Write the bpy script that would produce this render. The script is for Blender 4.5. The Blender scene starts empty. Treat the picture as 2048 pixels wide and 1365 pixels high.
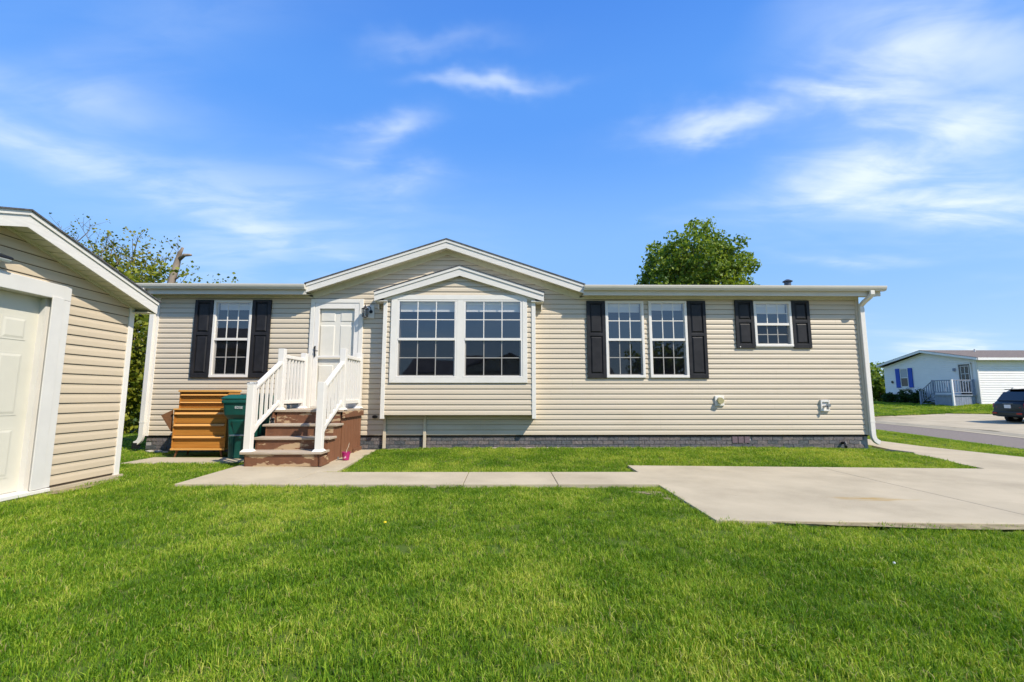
import bpy, math, random
import numpy as np
from mathutils import Vector, Matrix, noise as mnoise

R = math.radians
sc = bpy.context.scene
COL = sc.collection
random.seed(7)

# ---------------------------------------------------------------- camera
F_PX, CAM_H, PITCH, YAW = 905.0, 1.15, R(6.75), R(-0.83)
cam_d = bpy.data.cameras.new('camera')
cam_d.sensor_fit = 'HORIZONTAL'
cam_d.sensor_width = 36.0
cam_d.lens = F_PX / 2048 * 36
cam_d.clip_start = 0.05
cam_d.clip_end = 3000
cam = bpy.data.objects.new('camera', cam_d)
cam.location = (0, 0, CAM_H)
cam.rotation_euler = (R(90) + PITCH, 0, YAW)
COL.objects.link(cam)
sc.camera = cam

# ---------------------------------------------------------------- view
sc.view_settings.view_transform = 'Standard'
sc.view_settings.look = 'None'
sc.view_settings.gamma = 1.0
sc.view_settings.use_curve_mapping = False
sc.view_settings.exposure = 0.58
sc.render.engine = 'CYCLES'
sc.cycles.use_denoising = True
sc.cycles.max_bounces = 5; sc.cycles.diffuse_bounces = 3; sc.cycles.glossy_bounces = 3; sc.cycles.adaptive_threshold = 0.02
sc.cycles.transparent_max_bounces = 16

SUN_VEC = Vector((1.22, -1.0, 1.65)).normalized()       # towards the sun
SUN_EL = math.asin(SUN_VEC.z)
SUN_AZ = math.atan2(SUN_VEC.x, SUN_VEC.y)               # clockwise from +Y


def ray(px, py):
    """direction seen at a pixel of the 2048 x 1365 photograph (camera stands at x=y=0)"""
    u, v = (px - 1024) / F_PX, (682.5 - py) / F_PX
    y = math.cos(PITCH) - v * math.sin(PITCH)
    z = math.sin(PITCH) + v * math.cos(PITCH)
    c, s = math.cos(YAW), math.sin(YAW)
    return Vector((c * u - s * y, s * u + c * y, z))


def at(px, py, X=None, Y=None, Z=None):
    r = ray(px, py)
    t = Y / r.y if Y is not None else X / r.x if X is not None else (Z - CAM_H) / r.z
    return Vector((r.x * t, r.y * t, CAM_H + r.z * t))


# ---------------------------------------------------------------- world: sky with cirrus
def build_world():
    w = bpy.data.worlds.new('World')
    sc.world = w
    w.use_nodes = True; w.cycles.sampling_method = "MANUAL"; w.cycles.sample_map_resolution = 256
    nt = w.node_tree
    nt.nodes.clear()
    N, L = nt.nodes.new, nt.links.new
    out = N('ShaderNodeOutputWorld')
    bg = N('ShaderNodeBackground')
    bg.inputs['Strength'].default_value = 0.15
    sky = N('ShaderNodeTexSky')
    sky.sky_type = 'NISHITA'
    sky.sun_disc = False
    sky.sun_elevation = SUN_EL
    sky.sun_rotation = SUN_AZ
    sky.altitude = 200
    sky.air_density = 1.0
    sky.dust_density = 0.3
    sky.ozone_density = 2.2
    tc = N('ShaderNodeTexCoord')
    sep = N('ShaderNodeSeparateXYZ')
    L(tc.outputs['Generated'], sep.inputs[0])
    hs = N('ShaderNodeHueSaturation')
    hs.inputs['Saturation'].default_value = 1.22
    hs.inputs['Value'].default_value = 1.0
    # the clear spring air of that day: a horizon less milky than the model's
    hz = N('ShaderNodeMapRange'); hz.interpolation_type = 'SMOOTHSTEP'
    hz.inputs['From Min'].default_value = -0.05; hz.inputs['From Max'].default_value = 0.5
    hz.inputs['To Min'].default_value = 0.42; hz.inputs['To Max'].default_value = 1.0
    L(sep.outputs[2], hz.inputs['Value'])
    dim = N('ShaderNodeVectorMath'); dim.operation = 'SCALE'
    L(sky.outputs[0], dim.inputs[0]); L(hz.outputs[0], dim.inputs['Scale'])
    L(dim.outputs[0], hs.inputs['Color'])
    tint = N('ShaderNodeMix'); tint.data_type = 'RGBA'; tint.blend_type = 'MULTIPLY'
    tint.inputs['Factor'].default_value = 1.0
    tint.inputs['B'].default_value = (0.80, 0.93, 1.08, 1)
    L(hs.outputs[0], tint.inputs['A'])


    def math_(op, a, b=None, clamp=False):
        n = N('ShaderNodeMath'); n.operation = op; n.use_clamp = clamp
        for i, v in enumerate((a, b)):
            if v is None: continue
            if isinstance(v, (int, float)): n.inputs[i].default_value = v
            else: L(v, n.inputs[i])
        return n.outputs[0]
    zz = math_('ADD', math_('MAXIMUM', sep.outputs[2], 0.0), 0.12)
    com = N('ShaderNodeCombineXYZ')
    L(math_('DIVIDE', sep.outputs[0], zz), com.inputs[0])
    L(math_('DIVIDE', sep.outputs[1], zz), com.inputs[1])
    P = com.outputs[0]                                    # position on the cirrus sheet

    def sheet(px, py):
        d = ray(px, py).normalized()
        k = max(d.z, 0) + 0.12
        return Vector((d.x / k, d.y / k, 0))

    def tex(scale, detail, rough, dist, stretch, rot):
        m = N('ShaderNodeMapping')
        m.inputs['Rotation'].default_value = (0, 0, rot)
        m.inputs['Scale'].default_value = stretch
        L(P, m.inputs[0])
        t = N('ShaderNodeTexNoise'); t.noise_dimensions = '2D'
        t.inputs['Scale'].default_value = scale
        t.inputs['Detail'].default_value = detail
        t.inputs['Roughness'].default_value = rough
        t.inputs['Distortion'].default_value = dist
        L(m.outputs[0], t.inputs['Vector'])
        return t.outputs[0]
    streak = tex(2.1, 6, 0.54, 0.3, (1.0, 2.6, 1), R(20))
    broad = tex(0.75, 3, 0.5, 0.4, (1, 1.6, 1), R(-15))
    # warped coordinates so that the bands fray
    wp = N('ShaderNodeTexNoise'); wp.noise_dimensions = '2D'; wp.inputs['Scale'].default_value = 1.7; wp.inputs['Detail'].default_value = 5
    wp.inputs['Roughness'].default_value = 0.55
    L(P, wp.inputs['Vector'])
    wsub = N('ShaderNodeVectorMath'); wsub.operation = 'SUBTRACT'
    L(wp.outputs['Color'], wsub.inputs[0]); wsub.inputs[1].default_value = (0.5, 0.5, 0.5)
    wsc = N('ShaderNodeVectorMath'); wsc.operation = 'SCALE'; wsc.inputs['Scale'].default_value = 0.42
    L(wsub.outputs[0], wsc.inputs[0])
    wadd = N('ShaderNodeVectorMath'); wadd.operation = 'ADD'
    L(P, wadd.inputs[0]); L(wsc.outputs[0], wadd.inputs[1])
    PW = wadd.outputs[0]

    # (centre, half axis a, half axis b, strength): the cirrus bands of the day
    bands = [((1400, 266), (170, -2), (8, 24), 0.42),
             ((1570, 228), (220, -52), (0, 30), 0.55),
             ((1800, 150), (190, -95), (25, 80), 0.55),
             ((1900, 275), (240, -45), (0, 62), 0.55),
             ((1690, 345), (170, -30), (0, 50), 0.45),
             ((1900, 400), (230, 18), (0, 44), 0.62),
             ((1980, 80), (200, 30), (0, 90), 0.35),
             ((978, 165), (110, 4), (0, 20), 0.46),
             ((740, 286), (120, -14), (0, 28), 0.46),
             ((835, 370), (100, 4), (0, 24), 0.42),
             ((850, 85), (110, -12), (0, 26), 0.22),
             ((130, 190), (240, 58), (0, 44), 0.20),
             ((300, 372), (430, 165), (0, 34), 0.26),
             ((640, 470), (300, 60), (0, 80), 0.17),
             ((40, 270), (140, 70), (0, 34), 0.17),
             ((1730, 518), (120, 0), (0, 16), 0.30),
             ((1890, 696), (80, 0), (0, 18), 0.85)]
    tot = None
    for c, a, b, s in bands:
        C = sheet(*c)
        A = sheet(c[0] + a[0], c[1] + a[1]) - C
        B = sheet(c[0] + b[0], c[1] + b[1]) - C
        det = A.x * B.y - A.y * B.x
        du = Vector((B.y, -B.x, 0)) / det
        dv = Vector((-A.y, A.x, 0)) / det
        sub = N('ShaderNodeVectorMath'); sub.operation = 'SUBTRACT'
        L(PW, sub.inputs[0]); sub.inputs[1].default_value = C
        dots = []
        for q in (du, dv):
            d = N('ShaderNodeVectorMath'); d.operation = 'DOT_PRODUCT'
            L(sub.outputs[0], d.inputs[0]); d.inputs[1].default_value = q
            dots.append(d.outputs['Value'])
        r2 = math_('ADD', math_('MULTIPLY', dots[0], dots[0]), math_('MULTIPLY', dots[1], dots[1]))
        g = math_('MULTIPLY', math_('POWER', 2.718, math_('MULTIPLY', r2, -1.1)), s)
        tot = g if tot is None else math_('ADD', tot, g)
    st = N('ShaderNodeMapRange'); st.interpolation_type = 'SMOOTHSTEP'
    st.inputs['From Min'].default_value = 0.30; st.inputs['From Max'].default_value = 0.72
    st.inputs['To Min'].default_value = 0.34; st.inputs['To Max'].default_value = 1.2
    L(streak, st.inputs['Value'])
    veil = N('ShaderNodeMapRange'); veil.interpolation_type = 'SMOOTHSTEP'
    veil.inputs['From Min'].default_value = 0.42; veil.inputs['From Max'].default_value = 0.80
    veil.inputs['To Min'].default_value = 0.0; veil.inputs['To Max'].default_value = 0.22
    L(broad, veil.inputs['Value'])
    cov = math_('MULTIPLY', math_('ADD', tot, veil.outputs[0]), st.outputs[0])
    cov = math_('MINIMUM', cov, 0.86)
    mix = N('ShaderNodeMix'); mix.data_type = 'RGBA'
    mix.inputs['B'].default_value = (4.3, 4.75, 5.2, 1)
    L(cov, mix.inputs['Factor'])
    el = N('ShaderNodeMapRange'); el.inputs['From Min'].default_value = 0.0; el.inputs['From Max'].default_value = 0.75
    L(sep.outputs[2], el.inputs['Value'])
    rp = N('ShaderNodeValToRGB'); cr = rp.color_ramp; cr.interpolation = 'EASE'
    cr.elements[0].position = 0.0; cr.elements[0].color = (2.55 / 6, 3.7 / 6, 5.0 / 6, 1)
    cr.elements[1].position = 1.0; cr.elements[1].color = (0.36 / 6, 1.30 / 6, 4.2 / 6, 1)
    e = cr.elements.new(0.38); e.color = (1.42 / 6, 2.75 / 6, 5.0 / 6, 1)
    e = cr.elements.new(0.72); e.color = (0.60 / 6, 1.78 / 6, 4.7 / 6, 1)
    L(el.outputs[0], rp.inputs[0])
    rsc = N('ShaderNodeVectorMath'); rsc.operation = 'SCALE'; rsc.inputs['Scale'].default_value = 6.0
    L(rp.outputs[0], rsc.inputs[0])
    mx0 = N('ShaderNodeMix'); mx0.data_type = 'RGBA'; mx0.inputs['Factor'].default_value = 0.72
    L(tint.outputs['Result'], mx0.inputs['A']); L(rsc.outputs[0], mx0.inputs['B'])
    L(mx0.outputs['Result'], mix.inputs['A'])
    L(mix.outputs['Result'], bg.inputs['Color'])
    L(bg.outputs[0], out.inputs[0])


build_world()

sun_d = bpy.data.lights.new('sun', 'SUN')
sun_d.energy = 4.0
sun_d.angle = R(0.53)
sun_d.color = (1.0, 0.93, 0.82)
sun = bpy.data.objects.new('sun', sun_d)
sun.rotation_euler = SUN_VEC.to_track_quat('Z', 'Y').to_euler()
sun.location = SUN_VEC * 60
COL.objects.link(sun)


# ---------------------------------------------------------------- materials
def mat(name, col, rough=0.6, var=0.0, vscale=4.0, col2=None, spec=0.35, bump=0.0, bscale=40.0, metal=0.0,
        stretch=(1, 1, 1), fac=(0.35, 0.65), detail=5.0, coat=0.0):
    m = bpy.data.materials.new(name)
    m.use_nodes = True
    nt = m.node_tree
    b = nt.nodes['Principled BSDF']
    N, L = nt.nodes.new, nt.links.new
    b.inputs['Roughness'].default_value = rough
    b.inputs['Metallic'].default_value = metal
    b.inputs['Specular IOR Level'].default_value = spec
    b.inputs['Coat Weight'].default_value = coat
    c1 = tuple(col) + (1,)
    b.inputs['Base Color'].default_value = c1
    if col2 is not None or var:
        if col2 is None:
            c1 = tuple(min(1, c * (1 - var)) for c in col) + (1,)
            c2 = tuple(min(1, c * (1 + var)) for c in col) + (1,)
        else:
            c2 = tuple(col2) + (1,)
        tc = N('ShaderNodeTexCoord')
        mp = N('ShaderNodeMapping'); mp.inputs['Scale'].default_value = stretch
        geo = N('ShaderNodeNewGeometry')
        L(geo.outputs['Position'], mp.inputs[0])
        t = N('ShaderNodeTexNoise'); t.inputs['Scale'].default_value = vscale
        t.inputs['Detail'].default_value = detail; t.inputs['Roughness'].default_value = 0.6
        L(mp.outputs[0], t.inputs['Vector'])
        r = N('ShaderNodeMapRange'); r.inputs['From Min'].default_value = fac[0]; r.inputs['From Max'].default_value = fac[1]
        L(t.outputs[0], r.inputs['Value'])
        mx = N('ShaderNodeMix'); mx.data_type = 'RGBA'
        mx.inputs['A'].default_value = c1; mx.inputs['B'].default_value = c2
        L(r.outputs[0], mx.inputs['Factor'])
        L(mx.outputs['Result'], b.inputs['Base Color'])
    if bump:
        geo = N('ShaderNodeNewGeometry')
        mp = N('ShaderNodeMapping'); mp.inputs['Scale'].default_value = stretch
        L(geo.outputs['Position'], mp.inputs[0])
        t = N('ShaderNodeTexNoise'); t.inputs['Scale'].default_value = bscale; t.inputs['Detail'].default_value = 4
        L(mp.outputs[0], t.inputs['Vector'])
        bp = N('ShaderNodeBump'); bp.inputs['Strength'].default_value = bump; bp.inputs['Distance'].default_value = 0.01
        L(t.outputs[0], bp.inputs['Height'])
        L(bp.outputs[0], b.inputs['Normal'])
    return m


def two_noise(m, col3, scale, lo, hi, stretch=(1, 1, 1)):
    """adds a second sparse colour (stains, wear) over a material"""
    nt = m.node_tree; N, L = nt.nodes.new, nt.links.new
    b = nt.nodes['Principled BSDF']
    sock = b.inputs['Base Color']
    geo = N('ShaderNodeNewGeometry'); mp = N('ShaderNodeMapping'); mp.inputs['Scale'].default_value = stretch
    L(geo.outputs['Position'], mp.inputs[0])
    t = N('ShaderNodeTexNoise'); t.inputs['Scale'].default_value = scale; t.inputs['Detail'].default_value = 7
    t.inputs['Roughness'].default_value = 0.62
    L(mp.outputs[0], t.inputs['Vector'])
    r = N('ShaderNodeMapRange'); r.inputs['From Min'].default_value = lo; r.inputs['From Max'].default_value = hi
    L(t.outputs[0], r.inputs['Value'])
    mx = N('ShaderNodeMix'); mx.data_type = 'RGBA'
    if sock.is_linked: L(sock.links[0].from_socket, mx.inputs['A'])
    else: mx.inputs['A'].default_value = sock.default_value
    mx.inputs['B'].default_value = tuple(col3) + (1,)
    L(r.outputs[0], mx.inputs['Factor'])
    L(mx.outputs['Result'], sock)
    return m


def glass_mat(name, tint, boost=1.0):
    m = bpy.data.materials.new(name); m.use_nodes = True
    nt = m.node_tree; nt.nodes.clear(); N, L = nt.nodes.new, nt.links.new
    o = N('ShaderNodeOutputMaterial'); tr = N('ShaderNodeBsdfTransparent'); gl = N('ShaderNodeBsdfGlossy')
    tr.inputs[0].default_value = tuple(tint) + (1,)
    gl.inputs['Roughness'].default_value = 0.015
    gl.inputs['Color'].default_value = (0.92, 0.95, 1, 1)
    geo = N('ShaderNodeNewGeometry')
    tx = N('ShaderNodeTexNoise'); tx.inputs['Scale'].default_value = 2.2; tx.inputs['Detail'].default_value = 1
    L(geo.outputs['Position'], tx.inputs['Vector'])
    bp = N('ShaderNodeBump'); bp.inputs['Strength'].default_value = 0.05; bp.inputs['Distance'].default_value = 0.02
    L(tx.outputs[0], bp.inputs['Height']); L(bp.outputs[0], gl.inputs['Normal'])
    fr = N('ShaderNodeLayerWeight'); fr.inputs['Blend'].default_value = 0.5
    pw = N('ShaderNodeMath'); pw.operation = 'POWER'; pw.inputs[1].default_value = 5
    L(fr.outputs['Facing'], pw.inputs[0])
    mu = N('ShaderNodeMath'); mu.operation = 'MULTIPLY_ADD'; mu.use_clamp = True
    mu.inputs[1].default_value = 0.9; mu.inputs[2].default_value = 0.045 * boost
    L(pw.outputs[0], mu.inputs[0])
    mx = N('ShaderNodeMixShader'); L(mu.outputs[0], mx.inputs[0]); L(tr.outputs[0], mx.inputs[1]); L(gl.outputs[0], mx.inputs[2])
    L(mx.outputs[0], o.inputs[0])
    return m


def leaf_mat(name, a, b, scale=1.2, trans=0.45, third=None):
    m = bpy.data.materials.new(name); m.use_nodes = True
    nt = m.node_tree; nt.nodes.clear(); N, L = nt.nodes.new, nt.links.new
    o = N('ShaderNodeOutputMaterial')
    df = N('ShaderNodeBsdfPrincipled'); df.inputs['Roughness'].default_value = 0.5; df.inputs['Specular IOR Level'].default_value = 0.25
    tl = N('ShaderNodeBsdfTranslucent')
    at_ = N('ShaderNodeAttribute'); at_.attribute_name = 'shade'
    geo = N('ShaderNodeNewGeometry')
    t = N('ShaderNodeTexNoise'); t.inputs['Scale'].default_value = scale; t.inputs['Detail'].default_value = 3
    L(geo.outputs['Position'], t.inputs['Vector'])
    ad = N('ShaderNodeMath'); ad.operation = 'ADD'; L(t.outputs[0], ad.inputs[0])
    mu = N('ShaderNodeMath'); mu.operation = 'MULTIPLY_ADD'; L(at_.outputs['Fac'], mu.inputs[0]); mu.inputs[1].default_value = 0.6; mu.inputs[2].default_value = -0.3
    L(mu.outputs[0], ad.inputs[1])
    rp = N('ShaderNodeValToRGB')
    rp.color_ramp.elements[0].position = 0.25; rp.color_ramp.elements[0].color = tuple(a) + (1,)
    rp.color_ramp.elements[1].position = 0.75; rp.color_ramp.elements[1].color = tuple(b) + (1,)
    if third:
        e = rp.color_ramp.elements.new(0.93); e.color = tuple(third) + (1,)
    L(ad.outputs[0], rp.inputs[0])
    L(rp.outputs[0], df.inputs['Base Color'])
    g = N('ShaderNodeMix'); g.data_type = 'RGBA'; g.blend_type = 'MULTIPLY'; g.inputs['Factor'].default_value = 1
    g.inputs['B'].default_value = (1.15, 1.1, 0.55, 1); L(rp.outputs[0], g.inputs['A'])
    L(g.outputs['Result'], tl.inputs[0])
    mx = N('ShaderNodeMixShader'); mx.inputs[0].default_value = trans
    L(df.outputs[0], mx.inputs[1]); L(tl.outputs[0], mx.inputs[2]); L(mx.outputs[0], o.inputs[0])
    return m


M = {}
M['siding'] = two_noise(mat('house_vinyl', (0.58, 0.49, 0.36), 0.42, var=0.035, vscale=1.6, stretch=(0.4, 1, 5), bump=0.05, bscale=60, spec=0.3),
                        (0.51, 0.41, 0.275), 1.1, 0.58, 0.85, (0.6, 1, 1.4))
M['shed_siding'] = mat('shed_vinyl', (0.545, 0.445, 0.31), 0.42, var=0.03, vscale=1.6, stretch=(1, .4, 5), bump=0.05, bscale=60, spec=0.3)
M['white'] = mat('white_trim', (0.72, 0.68, 0.60), 0.42, var=0.03, vscale=3)
M['vinyl'] = mat('white_vinyl', (0.73, 0.69, 0.62), 0.35, var=0.015, vscale=5)
M['shed_trim'] = two_noise(mat('worn_white_trim', (0.64, 0.61, 0.55), 0.45, var=0.03, vscale=3), (0.36, 0.40, 0.36), 9, 0.68, 0.78, (1, 1, 0.35))
M['fascia'] = mat('white_fascia', (0.68, 0.64, 0.565), 0.45, var=0.05, vscale=5, stretch=(0.3, 1, 9))
M['gutter'] = mat('cream_gutter', (0.60, 0.56, 0.47), 0.4, var=0.03, vscale=2)
M['soffit'] = mat('cream_soffit', (0.60, 0.57, 0.43), 0.55, var=0.06, vscale=12)
M['perforated'] = mat('perforated_soffit', (0.36, 0.34, 0.22), 0.7, col2=(0.62, 0.58, 0.44), vscale=34, fac=(0.42, 0.58))
M['shingle'] = mat('asphalt_shingle', (0.05, 0.05, 0.055), 0.9, col2=(0.12, 0.115, 0.11), vscale=22, bump=0.5, bscale=60)
M['shutter'] = mat('charcoal_shutter', (0.019, 0.0175, 0.018), 0.5, var=0.25, vscale=7, spec=0.3)
M['blind'] = mat('white_blind', (0.85, 0.83, 0.77), 0.6)
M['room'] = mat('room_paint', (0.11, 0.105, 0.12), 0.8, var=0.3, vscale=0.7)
M['glass'] = glass_mat('window_glass', (0.93, 0.93, 0.93), 3.0)
M['storm_glass'] = glass_mat('storm_door_glass', (0.95, 0.95, 0.94), 0.5)
M['screen'] = None
M['door'] = mat('white_door', (0.78, 0.73, 0.63), 0.4, var=0.02, vscale=3)
M['shed_door'] = mat('cream_door', (0.61, 0.575, 0.47), 0.42, var=0.03, vscale=2)
M['wallback'] = mat('shaded_sheathing', (0.12, 0.09, 0.06), 0.8)  # dark tone puts the shade of the lap slots into the backing colour
M['mortar'] = mat('skirting_mortar', (0.32, 0.30, 0.28), 0.85, var=0.2, vscale=9)
M['plank'] = mat('weathered_wood', (0.33, 0.26, 0.18), 0.75, col2=(0.46, 0.38, 0.29), vscale=7, stretch=(0.35, 3, 3), bump=0.25, bscale=30)
M['brown'] = two_noise(two_noise(mat('peeling_brown_paint', (0.165, 0.072, 0.036), 0.62, var=0.14, vscale=7, bump=0.25, bscale=26),
                       (0.10, 0.042, 0.027), 2.6, 0.60, 0.82), (0.42, 0.29, 0.165), 3.6, 0.54, 0.56, (0.5, 0.5, 1.7))
M['brown_solid'] = two_noise(mat('brown_paint', (0.20, 0.085, 0.042), 0.6, var=0.12, vscale=6, stretch=(1, 3, .5), bump=0.15, bscale=30),
                             (0.50, 0.34, 0.2), 6, 0.69, 0.72, (1, 1, .7))
M['black'] = mat('black_metal', (0.012, 0.012, 0.013), 0.35, spec=0.5)
M['steel'] = mat('dull_metal', (0.35, 0.35, 0.34), 0.35, metal=0.8)
M['hollow_shade'] = mat('painted_hollow_shade', (0.01, 0.01, 0.01), 0.9)  # near-black colour that stands in for shade inside hollows
M['concrete'] = two_noise(two_noise(mat('broom_concrete', (0.46, 0.385, 0.26), 0.85, var=0.07, vscale=1.3, bump=0.25, bscale=180, spec=0.2),
                          (0.32, 0.265, 0.175), 0.9, 0.48, 0.85), (0.47, 0.41, 0.29), 60, 0.55, 0.75)
two_noise(M['concrete'], (0.23, 0.195, 0.14), 21, 0.70, 0.76)


def stained(base, name, c, axes, col):
    m = M[base].copy(); m.name = name
    nt = m.node_tree; N, L = nt.nodes.new, nt.links.new
    b = nt.nodes['Principled BSDF']; sock = b.inputs['Base Color']
    geo = N('ShaderNodeNewGeometry'); mp = N('ShaderNodeMapping'); mp.vector_type = 'TEXTURE'
    mp.inputs['Location'].default_value = (c[0], c[1], 0); mp.inputs['Scale'].default_value = (axes[0], axes[1], 50); mp.inputs['Rotation'].default_value = (0, 0, R(-7))
    L(geo.outputs['Position'], mp.inputs[0])
    ln = N('ShaderNodeVectorMath'); ln.operation = 'LENGTH'; L(mp.outputs[0], ln.inputs[0])
    n2 = N('ShaderNodeMapping'); n2.inputs['Scale'].default_value = (3.5, 16, 1); L(geo.outputs['Position'], n2.inputs[0])
    t = N('ShaderNodeTexNoise'); t.inputs['Scale'].default_value = 1.6; t.inputs['Detail'].default_value = 6; L(n2.outputs[0], t.inputs['Vector'])
    ad = N('ShaderNodeMath'); ad.operation = 'MULTIPLY_ADD'; ad.inputs[1].default_value = 1.9; L(t.outputs[0], ad.inputs[0]); L(ln.outputs['Value'], ad.inputs[2])
    r = N('ShaderNodeMapRange'); r.inputs['From Min'].default_value = 1.75; r.inputs['From Max'].default_value = .9; r.inputs['To Max'].default_value = .8
    L(ad.outputs[0], r.inputs['Value'])
    mx = N('ShaderNodeMix'); mx.data_type = 'RGBA'; L(sock.links[0].from_socket, mx.inputs['A']); mx.inputs['B'].default_value = tuple(col) + (1,)
    L(r.outputs[0], mx.inputs['Factor']); L(mx.outputs['Result'], sock)
    return m


M['drive_concrete'] = stained('concrete', 'stained_concrete', (3.95, 4.98), (.55, .13), (.38, .24, .05))
M['asphalt'] = mat('asphalt', (0.16, 0.13, 0.105), 0.9, col2=(0.27, 0.225, 0.185), vscale=55, bump=0.4, bscale=90, spec=0.2, detail=2)
M['bark'] = mat('bark', (0.10, 0.08, 0.06), 0.9, col2=(0.2, 0.17, 0.135), vscale=9, stretch=(1, 1, .3), bump=0.6, bscale=14)
M['deadwood'] = mat('dead_wood', (0.16, 0.12, 0.085), 0.9, col2=(0.34, 0.27, 0.20), vscale=5, stretch=(1, 1, .35), bump=0.9, bscale=9)
M['oak'] = mat('orange_wood', (0.38, 0.15, 0.024), 0.36, col2=(0.49, 0.21, 0.038), vscale=5, stretch=(0.25, 6, 12), bump=0.05, bscale=40, spec=0.4)
M['oak_light'] = mat('light_orange_wood', (0.62, 0.30, 0.07), 0.36, col2=(0.68, 0.36, 0.10), vscale=5, stretch=(0.25, 6, 12), spec=0.4)
M['oak_dark'] = mat('brown_wood', (0.12, 0.05, 0.015), 0.5, var=0.2, vscale=8, stretch=(0.3, 4, 8))
M['bin'] = mat('green_plastic', (0.006, 0.072, 0.055), 0.42, var=0.12, vscale=6, spec=0.45)
M['bin_lid'] = mat('green_lid_plastic', (0.007, 0.085, 0.066), 0.42, var=0.1, vscale=6, spec=0.45)
M['pink'] = mat('pink_pot', (0.38, 0.022, 0.13), 0.4, col2=(0.75, 0.45, 0.5), vscale=16, fac=(0.6, 0.66))
M['straw'] = mat('straw_stick', (0.6, 0.48, 0.35), 0.7)
M['white_siding'] = mat('white_siding', (0.86, 0.81, 0.75), 0.5, var=0.02, vscale=2)
M['blue'] = mat('blue_shutter', (0.01, 0.07, 0.42), 0.5)
M['grey_paint'] = mat('grey_blue_paint', (0.24, 0.27, 0.33), 0.6, var=0.12, vscale=5)
M['brown_roof'] = mat('brown_shingle', (0.13, 0.10, 0.08), 0.9, col2=(0.20, 0.16, 0.13), vscale=10)
M['red_brick'] = mat('red_brick', (0.20, 0.055, 0.04), 0.85, col2=(0.42, 0.2, 0.16), vscale=14)
M['car'] = mat('dark_car_paint', (0.008, 0.009, 0.011), 0.32, spec=0.3, coat=0.1)
M['car_glass'] = mat('tinted_glass', (0.012, 0.013, 0.016), 0.06, spec=0.6)
M['rubber'] = mat('tyre_rubber', (0.014, 0.014, 0.014), 0.8)
M['red_lens'] = mat('red_lens', (0.35, 0.01, 0.012), 0.2, spec=0.5)
M['plate'] = mat('licence_plate', (0.7, 0.7, 0.68), 0.4)
M['rock'] = mat('pale_rock', (0.42, 0.38, 0.32), 0.8, var=0.25, vscale=8, bump=0.4)
M['soil'] = mat('lawn_soil', (0.055, 0.10, 0.012), 0.95, col2=(0.10, 0.13, 0.025), vscale=2.3, bump=0.6, bscale=30, spec=0.1)
M['dirt'] = mat('bare_dirt', (0.19, 0.15, 0.085), 0.95, col2=(0.34, 0.28, 0.16), vscale=9, bump=0.8, bscale=25, spec=0.1)
M['leaf'] = leaf_mat('maple_leaf', (0.075, 0.145, 0.016), (0.28, 0.36, 0.048), 0.9)
M['leaf_spring'] = leaf_mat('spring_leaf', (0.09, 0.12, 0.012), (0.34, 0.32, 0.04), 1.0, third=(0.30, 0.2, 0.03))
M['leaf_hedge'] = leaf_mat('hedge_leaf', (0.11, 0.155, 0.016), (0.36, 0.37, 0.045), 1.6)
M['leaf_dark'] = leaf_mat('dark_leaf', (0.015, 0.04, 0.008), (0.05, 0.10, 0.018), 1.4)


def screen_mat():
    m = bpy.data.materials.new('insect_screen'); m.use_nodes = True
    nt = m.node_tree; nt.nodes.clear(); N, L = nt.nodes.new, nt.links.new
    o = N('ShaderNodeOutputMaterial'); tr = N('ShaderNodeBsdfTransparent'); df = N('ShaderNodeBsdfDiffuse')
    df.inputs[0].default_value = (0.012, 0.012, 0.015, 1)
    mx = N('ShaderNodeMixShader'); mx.inputs[0].default_value = 0.32
    L(tr.outputs[0], mx.inputs[1]); L(df.outputs[0], mx.inputs[2]); L(mx.outputs[0], o.inputs[0])
    return m


M['screen'] = screen_mat()
M['skirt_brick'] = []
for i, c in enumerate([(0.105, 0.092, 0.086), (0.082, 0.080, 0.080), (0.13, 0.108, 0.097), (0.068, 0.071, 0.072), (0.115, 0.10, 0.098)]):
    M['skirt_brick'].append(mat('skirting_brick_%s' % 'abcde'[i], c, 0.7, col2=tuple(k * 1.9 for k in c), vscale=26, bump=0.9, bscale=30, fac=(0.4, 0.75)))


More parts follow.
